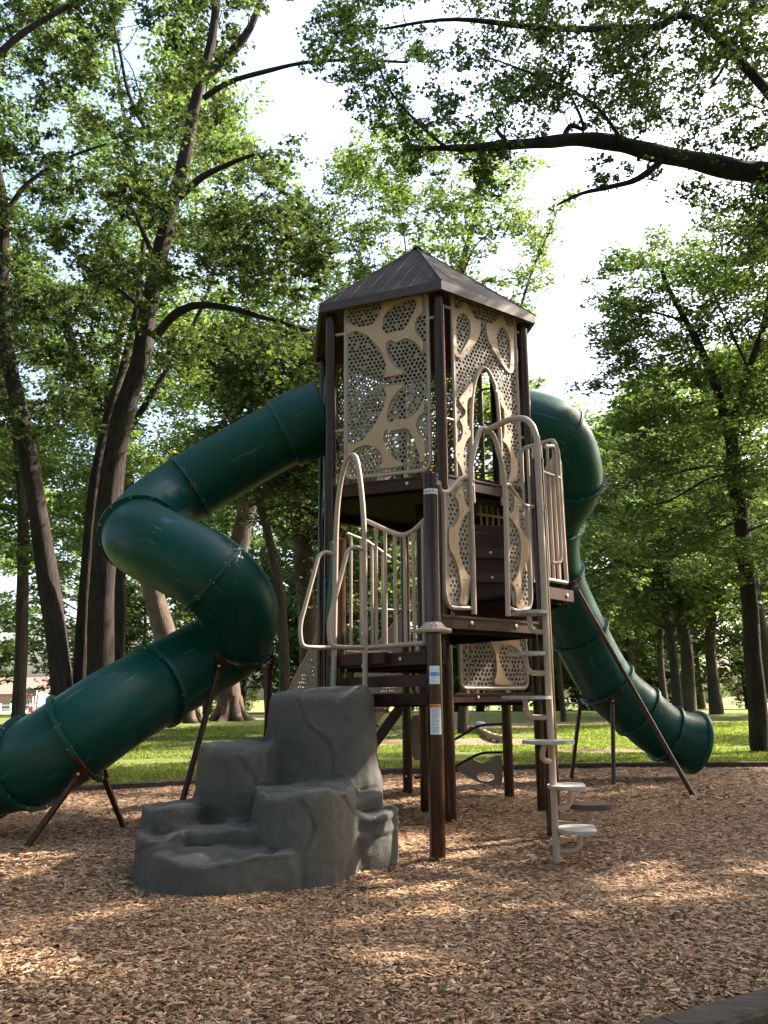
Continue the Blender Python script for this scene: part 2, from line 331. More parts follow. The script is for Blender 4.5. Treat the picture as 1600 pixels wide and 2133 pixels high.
# risers seen through the front opening: steps climbing from the right deck towards the top deck
f2 = Frame((.72, 8.80), (1.66, 8.92)); dd, n2 = f2.D()
for k, (z0, z1, off) in enumerate([(1.86, 2.145, .0), (2.15, 2.235, .03), (2.24, 2.395, -.02), (2.40, 2.485, .012), (2.49, 2.655, -.04), (2.66, 2.755, -.01), (2.76, 2.925, -.06), (2.93, 3.00, -.08)]):
    rimb = z1-z0 < .12
    if k == 7: f3 = Frame((.72, 8.98), (1.66, 8.92)); MB().add([f3(0, z0+.05), f3(f3.L, z0-.03), f3(f3.L, z1-.02), f3(0, z1+.06), f3(0, z0+.05, -.03), f3(f3.L, z0-.03, -.03), f3(f3.L, z1-.02, -.03), f3(0, z1+.06, -.03)], [(0, 1, 2, 3), (7, 6, 5, 4), (3, 2, 6, 7), (0, 4, 5, 1)]).build('riser_board', M['deck'], md, 0); continue
    MB().box(f2(f2.L/2, (z0+z1)/2, off), dd, f2.L/2, n2, .018, (0, 0, 1), (z1-z0)/2+.004).build('riser_rim' if rimb else 'riser_board', M['rim'] if rimb else M['deck'], md, 30)
    if rimb: bolts(f2, [(.40, (z0+z1)/2)], md, off+.019, .012); MB().box(f2(f2.L/2, z1-.002, off-.09), dd, f2.L/2, n2, .09, (0, 0, 1), .005).build('tread', M['deck'], md, 30)

# ---- perforated panels
rng = np.random.default_rng(5)
def rrect(a0, a1, z0, z1, r=.09, n=6, tops=True):
    P = []
    for (cx, cz, t0) in ((a1-r, z1-r, 0), (a0+r, z1-r, 90), (a0+r, z0+r, 180), (a1-r, z0+r, 270)):
        for k in range(n+1): t = R(t0+90*k/n); P.append((cx+r*math.cos(t), cz+r*math.sin(t)))
    return P
def holes(outer, avoid, pitch=.0520, r=.0192, jit=.12, edge=.014, keep=None):
    P = np.asarray(outer); lo, hi = P.min(0), P.max(0); pts = []
    rows = int((hi[1]-lo[1])/(pitch*.866))+2
    for j in range(rows):
        for i in range(int((hi[0]-lo[0])/pitch)+2):
            pts.append((lo[0]+pitch*(i+.5*(j % 2))+rng.normal()*pitch*jit*.6, lo[1]+j*pitch*.866+rng.normal()*pitch*jit*.6))
    pts = np.array(pts); ok = np.ones(len(pts), bool)
    for k in range(8):
        q = pts+np.array([math.cos(k*math.pi/4), math.sin(k*math.pi/4)])*(r+edge); ok &= inside(q, outer)
        q = pts+np.array([math.cos(k*math.pi/4), math.sin(k*math.pi/4)])*(r*.75)
        for poly, hs in avoid:
            bad = inside(q, poly)
            for hp in hs: bad &= ~inside(q, hp)
            ok &= ~bad
    res = []; acc = []
    for p in pts[ok]:
        if all((p[0]-q[0])**2+(p[1]-q[1])**2 > (2*r+.004)**2 for q in acc[-70:]):
            acc.append(p); rr = r*(.92+.12*rng.random()); res.append([(p[0]+rr*math.cos(2*math.pi*k/9+.3), p[1]+rr*math.sin(2*math.pi*k/9+.3)) for k in range(9)])
    return res
def plate(fr, splines, thick, n, name, m, parent):
    me = fill2d(splines, thick); me.transform(fr.M(n)); me.materials.clear(); return link(name, me, m, parent, 30)
def z2p(zoom, P, Q, fr=None):
    x0, y0, sc = zoom
    return lambda pts: [plane_sz(x0+x/sc, y0+y/sc, P, Q) for x, y in pts]
def rivets(fr, pts, parent, n):
    m = MB(); d, nn = fr.D()
    for a, z in pts: c = fr(a, z, n); m.tube([c, c+nn*.004, c+nn*.006], [.009, .008, .003], 8)
    return m.build('rivet', M['steel'], parent, 50)
def scaled_in(P, k=.9):
    c = np.mean(P, 0); return [tuple(c+(np.asarray(p)-c)*k) for p in P]

# left face panel with leaf-shaped overlay
fBA = Frame(B, A); zz = z2p((640, 560, 4.2667), B, A)
pl = MB().tube([fBA(*p) for p in rrect(.19, 1.225, 3.665, 5.80, .10)], .021, 10, closed=True).build('leaf_panel', M['beige'], tower, 60); pl['label'] = 'tall perforated leaf panel on the left front face'
up = chaikin(zz([(355, 470), (400, 508), (490, 528), (590, 500), (650, 430), (668, 340), (672, 300), (790, 270), (1025, 225), (1030, 395), (978, 440), (956, 520), (975, 590), (1036, 645), (1030, 750), (1000, 690), (940, 640), (870, 618), (815, 655), (790, 660), (740, 635), (705, 670), (710, 760), (760, 860), (890, 935), (668, 972), (700, 950), (708, 880), (690, 780), (620, 670), (520, 580), (420, 552), (355, 600)]))
leaf2 = chaikin(zz([(700, 400), (800, 310), (960, 262), (982, 310), (940, 440), (860, 555), (780, 562), (720, 590), (672, 545), (674, 470)]), 2)
low = chaikin(zz([(690, 1055), (890, 1028), (800, 1100), (735, 1200), (712, 1300), (715, 1365), (760, 1370), (790, 1338), (830, 1340), (920, 1332), (990, 1260), (1040, 1175), (1046, 1280), (992, 1320), (970, 1400), (985, 1460), (1050, 1530), (1052, 1715), (1003, 1725), (1010, 1680), (960, 1530), (900, 1420), (830, 1428), (790, 1442), (700, 1430), (680, 1490), (690, 1560), (760, 1680), (900, 1750), (630, 1788), (680, 1720), (672, 1650), (620, 1592), (540, 1567), (450, 1590), (390, 1640), (358, 1665), (360, 1540), (410, 1568), (500, 1530), (600, 1400), (680, 1250), (710, 1130), (695, 1075)]))
outer = rrect(.195, 1.22, 3.67, 5.795, .09)
plate(fBA, [outer]+holes(outer, [(up, [leaf2]), (low, [])]), .014, 0, 'perforated_sheet', M['taupe'], pl)
ov = plate(fBA, [up, leaf2], .014, .0145, 'overlay', M['tan'], pl); plate(fBA, [low], .014, .0145, 'overlay', M['tan'], pl)
rivets(fBA, zz([(368, 500), (370, 560), (590, 612), (768, 605), (828, 596), (1008, 372), (1016, 668), (815, 930), (708, 948), (816, 1050), (1024, 1252), (780, 1392), (838, 1385), (600, 1442), (374, 1578), (374, 1642), (1032, 1560), (680, 1762), (825, 1745), (1032, 1700)]), pl, .022)
for zc in (4.25, 5.45):
    for s0, s1 in ((.055, .19), (1.225, fBA.L-.055)): MB().tube([fBA(s0, zc), fBA(s1, zc)], .018, 10).build('bracket', M['beige'], pl, 50)
for s in (.62, .93): MB().box(fBA(s, 3.62), fBA.D()[0], .022, fBA.D()[1], .012, (0, 0, 1), .05).build('bracket', M['beige'], pl, 30)

# right face panel with the pointed entrance
fAC = Frame(A, C); zr = z2p((880, 560, 4.265), A, C)
arch = zr([(452, 2080), (440, 1850), (432, 1500), (432, 1300), (441, 1150), (461, 1020), (492, 930), (535, 880), (577, 905), (617, 980), (650, 1080), (672, 1250), (688, 1500), (698, 1800), (712, 2100)])
pr_ = MB().tube([fAC(.195, 3.30), fAC(.195, 5.86)], .021, 10).tube([fAC(1.235, 3.30), fAC(1.235, 5.86)], .021, 10).build('entrance_panel', M['beige'], tower, 60); pr_['label'] = 'tall perforated panel with pointed arch opening on the right front face'
archc = catmull([np.array(p) for p in arch], 5)
MB().tube([fAC(p[0], p[1], .004) for p in archc], .024, 10).build('arch_tube', M['beige'], pr_, 60)
outer = [(.2, 3.36), (.2, 5.85), (1.23, 5.85), (1.23, 3.36)]+[tuple(p) for p in archc[::-1] if p[1] > 3.36]
eL = chaikin(zr([(262, 345), (300, 372), (335, 350), (345, 300), (390, 310), (430, 415), (470, 455), (508, 465), (508, 540), (480, 640), (430, 710), (380, 765), (330, 800), (285, 780), (265, 735)]))
hL = chaikin(zr([(350, 395), (395, 430), (420, 500), (418, 580), (390, 660), (340, 740), (320, 770), (295, 740), (288, 600), (290, 470), (310, 410)]), 2)
eR = chaikin(zr([(557, 478), (590, 492), (635, 480), (668, 410), (705, 420), (735, 500), (770, 525), (798, 505), (803, 600), (803, 900), (785, 936), (745, 920), (690, 840), (620, 730), (575, 640), (558, 560)]))
hR = chaikin(zr([(690, 515), (735, 550), (768, 640), (776, 780), (768, 900), (745, 890), (700, 810), (665, 720), (648, 630), (655, 550)]), 2)
wL = chaikin(zr([(440, 1010), (405, 1035), (360, 1100), (310, 1165), (345, 1220), (375, 1262), (372, 1300), (318, 1352), (345, 1390), (352, 1450), (330, 1530), (285, 1555), (285, 1690), (325, 1750), (350, 1830), (365, 1900), (370, 2020), (400, 2020), (395, 1950), (370, 1830), (352, 1730), (352, 1620), (385, 1520), (425, 1480), (425, 1450), (395, 1430), (388, 1380), (385, 1200), (400, 1150), (432, 1140)]))
wR = chaikin(zr([(656, 1075), (690, 1090), (730, 1230), (785, 1300), (740, 1370), (740, 1430), (790, 1478), (768, 1520), (770, 1590), (815, 1680), (836, 1700), (838, 1830), (790, 1910), (745, 1910), (775, 1800), (776, 1660), (740, 1560), (697, 1525), (718, 1500), (720, 1260), (690, 1215), (676, 1170)]))
slotL = chaikin(zr([(425, 1150), (400, 1165), (390, 1230), (390, 1400), (400, 1435), (424, 1448), (424, 1300)]), 1); slotR = chaikin(zr([(680, 1225), (705, 1250), (716, 1300), (716, 1470), (700, 1515), (694, 1500), (688, 1350)]), 1)
plate(fAC, [outer, slotL, slotR]+holes(outer, [(eL, [hL]), (eR, [hR]), (wL, []), (wR, []), (slotL, []), (slotR, [])]), .014, 0, 'perforated_sheet', M['taupe'], pr_)
for sp in ([eL, hL], [eR, hR], [wL], [wR]): plate(fAC, sp, .014, .0145, 'overlay', M['tan'], pr_)
rivets(fAC, zr([(280, 690), (395, 720), (440, 465), (440, 595), (628, 655), (630, 530), (570, 492), (790, 850), (785, 520), (690, 815), (355, 1190), (330, 1355), (380, 1458), (320, 1645), (420, 1080), (690, 1155), (740, 1290), (755, 1450), (808, 1752), (640, 1090)]), pr_, .022)
for zc in (4.25, 5.60):
    for s0, s1 in ((.055, .195), (1.235, fAC.L-.055)): MB().tube([fAC(s0, zc), fAC(s1, zc)], .018, 10).build('bracket', M['beige'], pr_, 50)

# plain perforated panels on the back faces
for P, Q in ((D, E), (E, GB)):
    f2 = Frame(Q, P); o = MB().tube([f2(*p) for p in rrect(.19, f2.L-.19, 3.70, 5.70, .10)], .021, 8, closed=True).build('back_panel', M['beige'], tower, 60)
    outer = rrect(.195, f2.L-.195, 3.705, 5.695, .09); plate(f2, [outer]+holes(outer, []), .014, 0, 'perforated_sheet', M['taupe'], o)
    for zc in (4.2, 5.4):
        for s0, s1 in ((.055, .19), (f2.L-.19, f2.L-.055)): MB().tube([f2(s0, zc), f2(s1, zc)], .018, 8).build('bracket', M['beige'], o, 50)

# low panel under the entrance
zl = z2p((780, 1220, 2.963), A, C)
o = MB().tube([fAC(*p, .0) for p in rrect(.185, 1.19, 1.315, 1.98, .08)], .021, 10, closed=True).build('low_panel', M['beige'], tower, 60); o['label'] = 'perforated panel under the right deck'
outer = rrect(.19, 1.185, 1.32, 1.975, .07)
wl = chaikin(zl([(655, 240), (665, 300), (718, 365), (745, 440), (750, 540), (725, 610), (852, 610), (800, 570), (765, 480), (757, 400), (775, 357), (797, 378), (815, 362), (850, 372), (890, 405), (916, 440), (885, 340), (878, 240)]))
plate(fAC, [outer]+holes(outer, [(wl, [])], pitch=.0545, r=.0190), .014, 0, 'perforated_sheet', M['taupe'], o); plate(fAC, [wl], .014, .0145, 'overlay', M['tan'], o)
for s in (.42, .86): MB().box(fAC(s, 1.285), fAC.D()[0], .018, fAC.D()[1], .012, (0, 0, 1), .03).build('bracket', M['beige'], o, 30)

# front opening: two slim panels, wavy top rails and the hoop with the reaching arm
fFP = Frame(F, P6); zf = z2p((900, 960, 5.0), F, P6)
def slim(name, framepts, sheet, overlay, rail):
    o = MB().tube([fFP(*p) for p in fillet(framepts, .09)], .020, 10).build(name, M['beige'], tower, 60)
    MB().tube([fFP(*p) for p in catmull(rail, 6)], .021, 10).build('top_rail', M['beige'], o, 60)
    plate(fFP, [sheet]+holes(sheet, [(overlay, [])], pitch=.0470, r=.0155, edge=.012, jit=.12), .012, 0, 'perforated_sheet', M['taupe'], o)
    plate(fFP, [overlay], .012, .0125, 'overlay', M['tan'], o); return o
sL = slim('slim_panel', [np.array(p) for p in zf([(122, 330), (135, 1400), (180, 1530), (420, 1535)])],
     chaikin(zf([(140, 335), (205, 320), (300, 240), (385, 190), (408, 1500), (200, 1505), (150, 1430)])),
     chaikin(zf([(302, 245), (318, 390), (345, 465), (380, 488), (380, 527), (330, 560), (290, 640), (265, 740), (262, 860), (275, 980), (310, 1100), (345, 1170), (392, 1215), (355, 1290), (352, 1500), (265, 1497), (292, 1390), (285, 1260), (255, 1100), (215, 1000), (163, 912), (160, 690), (205, 700), (250, 640), (272, 560), (262, 440), (220, 365)])),
     [np.array(p) for p in zf([(70, 260), (90, 315), (160, 325), (220, 270), (290, 195), (340, 172), (385, 172)])])
sL['label'] = 'slim perforated panel beside the front post'
sR = slim('slim_panel', [np.array(p) for p in zf([(992, 490), (1032, 1440), (1010, 1545), (860, 1560), (808, 1530)])],
     chaikin(zf([(765, 275), (800, 290), (870, 380), (935, 470), (985, 490), (1025, 1440), (990, 1540), (810, 1500)])),
     chaikin(zf([(840, 345), (935, 470), (890, 500), (888, 600), (905, 700), (950, 790), (990, 808), (998, 1010), (960, 1080), (920, 1180), (912, 1320), (925, 1420), (965, 1525), (945, 1543), (865, 1540), (862, 1400), (845, 1310), (808, 1280), (855, 1240), (895, 1130), (915, 950), (905, 800), (870, 690), (805, 600), (787, 590), (787, 555), (830, 540), (845, 440)])),
     [np.array(p) for p in zf([(762, 252), (800, 255), (850, 320), (910, 410), (960, 462), (1050, 478)])])
rivets(fFP, zf([(276, 358), (313, 525), (220, 826), (326, 1236), (320, 1424), (878, 464), (850, 610), (954, 920), (880, 1290), (898, 1470)]), tower, .020)
z_ = [np.array(p) for p in zf([(428, 1600), (412, 900), (385, 200), (395, 60), (425, -90), (480, -290), (520, -335), (575, -320), (640, -240), (690, -60), (730, 100), (755, 400), (782, 1620)])]
hoop = MB().tube([fFP(p[0], p[1], .012) for p in catmull(z_, 8)], .023, 12).build('hoop_rail', M['beige'], tower, 70); hoop['label'] = 'narrow hoop handrail in the front opening'
MB().tube([fFP(.02, 2.98, .075), fFP(.07, 2.96, .03), fFP(.115, 2.94, 0)], .024, 10).build('rail_clamp', M['beige'], sL, 60)
MB().tube([fFP(fFP.L-.02, 2.97, .085), fFP(fFP.L-.06, 2.97, .05)], .034, 12).build('rail_clamp', M['beige'], sR, 60)

# left barrier with upright bars, next to the rock
bl = MB().tube([fGF(*p) for p in catmull([np.array(p) for p in ((.43, 2.83), (.55, 2.78), (.75, 2.69), (.95, 2.615), (1.08, 2.605), (1.20, 2.64), (1.31, 2.69))], 6)], .022, 10).tube([fGF(.43, 1.665), fGF(1.27, 1.665)], .021, 10).tube([fGF(1.27, 1.665), fGF(1.275, 2.66)], .016, 8).build('barrier', M['beige'], tower, 60); bl['label'] = 'railing of upright bars left of the front post'
for s, zt in ((.60, 2.755), (.74, 2.69), (.88, 2.64), (1.02, 2.605), (1.14, 2.61)): MB().tube([fGF(s, 1.665), fGF(s, zt)], .0155, 8).build('baluster', M['beige'], bl, 60)
MB().box(fGF(1.18, 1.62), fGF.D()[0], .012, fGF.D()[1], .010, (0, 0, 1), .045).build('bracket', M['beige'], bl, 30)
fH = Frame(G, F, .12)
pts = [np.array(p) for p in ((.095, 1.20), (.115, 2.2), (.135, 2.85), (.20, 3.22), (.30, 3.41), (.39, 3.445), (.47, 3.38), (.54, 3.10), (.585, 2.72), (.592, 2.2), (.595, 1.16))]
hp = MB().tube([fH(*p) for p in catmull(pts, 8)], .0245, 12).build('hoop_rail', M['beige'], tower, 70); hp['label'] = 'tall arched handrail above the climbing rock'
for s in (.115, .592):                                    # side grab loops reaching out over the rock
    z0 = 0 if s > .3 else .02
    loop = [fH(s, 2.52+z0, .0), fH(s-.01, 2.545+z0, .10), fH(s-.02, 2.50+z0, .17), fH(s-.03, 1.84+z0, .36), fH(s-.02, 1.66+z0, .34), fH(s, 1.655+z0, .22), fH(s, 1.66+z0, 0)]
    MB().tube(fillet(loop, .11, 6), .020, 10).build('grab_loop', M['beige'], hp, 70)
for s, z in ((.592, 2.62), (.592, 1.78), (.592, 1.50), (.115, 2.66)): c = fH(s, z, .02); n_ = fH.D()[1]; MB().tube([c, c+n_*.010], .014, 8).build('bolt', M['steel'], hp, 40)
# second short railing seen through the hoop (edge from G back to B)
f2 = Frame(B*.12+G*.88, A); o = MB().tube([f2(.10, 2.82), f2(.35, 2.76), f2(.62, 2.62)], .018, 8).build('barrier', M['beige'], tower, 60); MB().tube([f2(.10, 1.66), f2(.62, 1.66)], .018, 8).build('bottom_rail', M['beige'], o, 60); o['label'] = 'short railing of upright bars behind the tall hoop'
for s, zt in ((.15, 2.80), (.27, 2.78), (.40, 2.73), (.53, 2.66)): MB().tube([f2(s, 1.66), f2(s, zt)], .0155, 8).build('baluster', M['beige'], o, 60)

# right-hand railings on the side deck
f2 = Frame((1.447, 8.60), (1.735, 8.25)); o = MB().tube([f2(*p) for p in fillet([np.array(p) for p in ((0, 3.62), (0, 3.77), (.45, 3.77), (.46, 3.05))], .07)], .019, 10).tube([f2(0, 3.65), f2(.02, 2.40)], .016, 8).build('barrier', M['beige'], tower, 60); o['label'] = 'upper railing of upright bars on the right side'
for s in (.085, .17, .26, .345, .42): MB().tube([f2(s, 2.35), f2(s, 3.77)], .0145, 8).build('baluster', M['beige'], o, 60)
f2 = Frame(P6, Q1); o = MB().tube([f2(.06, 3.34), f2(.42, 3.34)], .018, 10).build('barrier', M['beige'], tower, 60); MB().tube([f2(.06, 2.30), f2(.44, 2.30)], .019, 10).build('bottom_rail', M['beige'], o, 60); o['label'] = 'outer railing of upright bars at the right edge'
for s in (.12, .21, .30): MB().tube([f2(s, 2.30), f2(s, 3.34)], .0155, 8).build('baluster', M['beige'], o, 60)
MB().tube([f2(.44, 2.30), f2(.42, 3.0), f2(.41, 3.60), f2(.37, 3.68)], .020, 10).build('end_post', M['beige'], o, 60)
f3 = Frame(Q1+np.array([-.005, .03]), C+np.array([.05, -.1])); plate(f3, [[(0, 2.62), (0, 3.50), (.12, 3.66), (1.4, 3.66), (1.4, 2.62)]], .035, 0, 'side_plate', M['beige'], o)
fL0 = Frame(P6, Q1, .10); MB().tube([fL0(p[0], p[1], p[2]) for p in fillet([np.array(p) for p in ((-.10, 3.52, .06), (.05, 3.56, .06), (.10, 3.50, .05), (.11, 2.55, .05), (.08, 2.44, .06), (-.08, 2.42, .06))], .08)], .018, 10).build('grab_loop', M['beige'], o, 60)
f2 = Frame(D*.35+C*.65, D); g_ = MB().tube([f2(.0, 4.0), f2(.8, 4.0)], .018, 8).build('back_rail', M['beige'], tower, 60)
f2 = Frame((1.15, 10.2), (1.62, 10.55)); o = MB().tube([f2(0, 3.86), f2(.55, 3.86)], .018, 8).build('barrier', M['beige'], tower, 60); MB().tube([f2(0, 3.42), f2(.55, 3.42)], .018, 8).build('bottom_rail', M['beige'], o, 60); o['label'] = 'small inner railing seen through the pointed arch'
for s in (.05, .15, .25, .35, .45): MB().tube([f2(s, 3.0), f2(s, 3.86)], .014, 8).build('baluster', M['beige'], o, 60)

# foot-and-hand collar and stickers on the front post
def on_post(me, p, r, ang, z, dr):                       # wrap a flat mesh (x across, y up) round a post
    v = np.empty(len(me.vertices)*3, np.float32); me.vertices.foreach_get('co', v); v = v.reshape(-1, 3); th = ang+v[:, 0]/r
    w = np.stack([p[0]+(r+dr)*np.sin(th), p[1]-(r+dr)*np.cos(th), z+v[:, 1]], 1); me.vertices.foreach_set('co', w.astype(np.float32).ravel()); me.update(); return me
def band(w, h, nx=16, rc=0):
    V = [(-w/2+w*i/nx, s*h/2, 0) for i in range(nx+1) for s in (-1, 1)]; Fc = [(2*i, 2*i+2, 2*i+3, 2*i+1) for i in range(nx)]
    me = bpy.data.meshes.new('b'); me.from_pydata(V, [], Fc); me.update(); return me
def sticker(name, p, ang, z, w, h, m, parent, dr=.0010): return link(name, on_post(band(w, h), p, PR, ang, z, dr), m, parent, 0)
def words(body, size, p, ang, z, m, parent, dr=.0024, name='lettering', sx=1.0):
    me = text2d(body, size)
    if sx != 1.0: me.transform(Matrix.Diagonal((sx, 1, 1, 1)))
    return link(name, on_post(me, p, PR, ang, z, dr), m, parent, 0)
aF = -.06
s1 = sticker('maker_label', F, aF, 2.905, .150, .052, M['navy'], fpost); sticker('label_field', F, aF, 2.905, .142, .044, M['white'], s1, .0016)
words('GameTime', .040, F, aF, 2.905, M['navy'], s1, .0026, sx=.80)
s2 = sticker('age_sticker', F, aF+.06, 1.405, .088, .142, M['sticker'], fpost)
sticker('sticker_band', F, aF+.06, 1.412, .086, .030, M['stblue'], s2, .0016)
words('5 - 12', .036, F, aF+.06, 1.412, M['white'], s2); words('FOR CHILDREN', .0125, F, aF+.06, 1.446, M['stpale'], s2); words('YEARS OLD', .0150, F, aF+.06, 1.382, M['stpale'], s2)
for z in (1.360, 1.352, 1.344): sticker('print_line', F, aF+.06, z, .05, .0025, M['stpale'], s2, .0018)
s3 = sticker('warning_sticker', F, aF+.10, 1.063, .092, .230, M['sticker'], fpost); sticker('warning_band', F, aF+.10, 1.164, .090, .026, M['orange'], s3, .0016)
words('WARNING', .0185, F, aF+.14, 1.164, M['black'], s3)
tri = bpy.data.meshes.new('t'); tri.from_pydata([(-.038, -.007, 0), (-.024, -.007, 0), (-.031, .007, 0)], [], [(0, 1, 2)]); link('hazard_triangle', on_post(tri, F, PR, aF+.10, 1.164, .0024), M['black'], s3, 0)
rr = random.Random(3)
z = 1.140
for blk in range(4):
    sticker('print_line', F, aF+.10, z, .066, .0042, M['ink'], s3, .0018); z -= .0095
    for k in range((3, 5, 5, 5)[blk]): w = .070*(.75+.25*rr.random()); sticker('print_line', F, aF+.10-(.070-w)/2/PR, z, w, .0022, M['ink'], s3, .0018); z -= .0072
    z -= .006
ck = MB()                                               # collar (foot shelf) on the front post
P = [(F[0]+r_*math.sin(t), F[1]-r_*math.cos(t)) for r_, t in [(.135, R(a)) for a in range(-90, 91, 15)]]+[(F[0]+.075, F[1]+.05), (F[0]-.075, F[1]+.05)]
c_ = ck.tube([(x, y, 1.755) for x, y in P], .019, 8, closed=True).build('collar', M['beige'], fpost, 60)
V = [(F[0]+.066*math.sin(R(a)), F[1]-.066*math.cos(R(a)), 1.825) for a in range(-90, 91, 15)]+[(F[0]+.130*math.sin(R(a)), F[1]-.130*math.cos(R(a)), 1.76) for a in range(-90, 91, 15)]
MB().add(V, [(i, i+13, i+14, i+1) for i in range(12)]).build('collar_skirt', M['beige'], c_, 60)
for a in (-14, 14): q = np.array([F[0]+.098*math.sin(R(a)), F[1]-.098*math.cos(R(a)), 1.797]); MB().tube([q, q+np.array([.3*math.sin(R(a)), -.3, .25])*.03], .008, 8).build('bolt', M['steel'], c_, 40)
MB().box((E[0]-.02, E[1]-.066, .22), (1, 0, 0), .011, (0, 1, 0), .004, (0, 0, 1), .011).build('inspection_tag', M['white'], tower, 0)

# ---- roof
RO = np.linalg.norm(A-O)+.173; Z_E, Z_F, Z_APEX = 5.706, 5.812, 7.065
RV = [O+(p-O)/np.linalg.norm(p-O)*RO for p in HEX]
roof = MB().tube([(O[0], O[1], Z_APEX-.03), (O[0], O[1], Z_APEX+.012), (O[0], O[1], Z_APEX+.03)], [.075, .05, .012], 12).build('roof', M['roof'], tower, 60)
AP = np.array([O[0], O[1], Z_APEX])
for i in range(6):
    a, b = RV[i], RV[(i+1) % 6]; a3 = np.array([a[0], a[1], Z_F]); b3 = np.array([b[0], b[1], Z_F]); nn = np.cross(b3-a3, AP-a3); nn /= np.linalg.norm(nn)
    t = nn*-.02; MB().add([a3, b3, AP, a3+t, b3+t, AP+t], [(0, 1, 2), (5, 4, 3)]).build('roof_panel', M['roof'], roof, 0)
    c3 = np.array([O[0], O[1], Z_E]); ai = np.array([*(a*.97+O*.03), Z_E]); bi = np.array([*(b*.97+O*.03), Z_E]); at_ = np.array([*(a*.97+O*.03), Z_F-.01]); bt_ = np.array([*(b*.97+O*.03), Z_F-.01])
    MB().add([a3, b3, [b[0], b[1], Z_E], [a[0], a[1], Z_E], ai, bi, at_, bt_], [(0, 3, 2, 1), (3, 4, 5, 2), (4, 6, 7, 5)]).build('fascia', M['fascia'], roof, 0)
    mb = MB(); mb.tube([a3+nn*.003, AP+nn*.003], .011, 6); mb.build('hip_cap', M['seam'], roof, 50)
    inw = np.array([*((O-(a+b)/2)/np.linalg.norm(O-(a+b)/2)), 0]); hl = np.linalg.norm(O-(a+b)/2)
    for k in range(1, 8):
        if k == 4: tt = 1.0
        f_ = k/8; tt = min(f_, 1-f_)*2; p0 = a3*(1-f_)+b3*f_; p1 = p0+(inw*hl+np.array([0, 0, Z_APEX-Z_F]))*tt*.985
        MB().tube([p0-nn*.0005, p1-nn*.0005], .0024, 5).build('seam', M['seam'], roof, 50)
u_ = MB().add([(p[0], p[1], Z_E+.035) for p in [O+(q-O)*.96 for q in RV]]+[(O[0], O[1], Z_APEX-.12)], [((i+1) % 6, i, 6) for i in range(6)]).build('roof_lining', M['fascia'], roof, 0)

# ---- stepping pole: tall beige pole with half-round steps
LP = np.array([1.290, 6.870]); TOPZ = 3.52
lad = MB().tube(catmull([np.array(p) for p in ((LP[0], LP[1], -.2), (LP[0], LP[1], 1.0), (LP[0], LP[1], 3.10), (LP[0]-.005, LP[1]+.01, 3.38), (LP[0]-.06, LP[1]+.06, 3.53), (LP[0]-.16, LP[1]+.17, 3.585), (1.02, 7.20, 3.585), (.915, 7.375, 3.575))], 8), .027, 14).build('stepping_pole', M['beige'], tower, 70); lad['label'] = 'tall beige pole with half-round steps at the right front'
def disc(ang, r=.205):                                   # D-shaped plate: straight edge cut across
    P = []
    for k in range(25):
        t = R(-128+256*k/24); P.append((r*math.cos(t)*.92, r*math.sin(t)))
    c, s = math.cos(ang), math.sin(ang); return [(x*c-y*s, x*s+y*c) for x, y in P]
for (px0, px1, py, side, m_) in ((1158, 1260, 1728, 1, 'greyplate'), (1140, 1237, 1638, 1, 'greyplate'), (1091, 1193, 1545, 0, 'greyplate'), (1040, 1147, 1453, -1, 'greyplate'), (1050, 1137, 1362, -1, 'greyplate'), (1060, 1143, 1277, -1, 'greyplate')):
    Yd = 6.87+(-.08 if side == 0 else .02); c = at((px0+px1)/2, py, Yd); rad = (px1-px0)*Yd*.985/FPX/2*1.04
    ang = {1: R(170), 0: R(250), -1: R(20)}[side]
    poly = [(c[0]+x, c[1]+y) for x, y in disc(ang, rad)]
    st = MB().prism(poly, c[2]-.013, c[2]+.013).build('step', M[m_], lad, 30)
    q = np.array([LP[0], LP[1], c[2]-.155]); e = np.array([c[0], c[1], c[2]-.015]); k = np.array([c[0]*.92+LP[0]*.08, c[1]*.92+LP[1]*.08, c[2]-.15])
    if side == 0: k = np.array([LP[0]-.10, LP[1]-.09, c[2]-.13]); e = np.array([LP[0]-.07, LP[1]-.09, c[2]-.015])
    MB().tube(fillet([q, k, e], .13, 7), .021, 10).build('step_arm', M['beige'], st, 70)
st = MB().prism([(P6[0]+.27+.185*math.cos(t), P6[1]-.30+.15*math.sin(t)) for t in [2*math.pi*k/24 for k in range(24)]], .300, .345).build('step', M['stepbrown'], lad, 30)
MB().tube(fillet([(P6[0]+.02, P6[1]-.06, .16), (P6[0]+.22, P6[1]-.28, .16), (P6[0]+.25, P6[1]-.30, .30)], .1, 6), .021, 10).build('step_arm', M['beige'], st, 70)

# ---- slanted bars with fin plates between the two back posts
fED = Frame(E, D)
bars = MB().tube([fED(*p) for p in fillet([np.array(p) for p in ((.10, .55), (.40, .56), (.67, .69), (1.00, .875), (1.30, .886))], .12)], .017, 8).build('slanted_bar', M['post'], tower, 60)
b2 = MB().tube([fED(*p) for p in fillet([np.array(p) for p in ((.10, .20), (.40, .21), (.66, .35), (1.00, .53), (1.29, .538))], .12)], .017, 8).build('slanted_bar', M['post'], tower, 60)
oval = [(1.07+.115*math.cos(t), .235+.055*math.sin(t)) for t in [2*math.pi*k/18 for k in range(18)]]
plate(fED, [chaikin([(.66, .33), (.80, .39), (.90, .46), (.93, .44), (1.02, .40), (1.12, .43), (1.20, .50), (1.28, .51), (1.285, .14), (1.15, .135), (1.0, .16), (.85, .22)], 1), oval], .018, .02, 'fin_plate', M['taupe'], b2)
plate(fED, [chaikin([(.06, .42), (.06, .98), (.20, 1.0), (.26, .90), (.22, .80), (.28, .70), (.30, .42)], 1)], .018, .02, 'fin_plate', M['taupe'], bars)

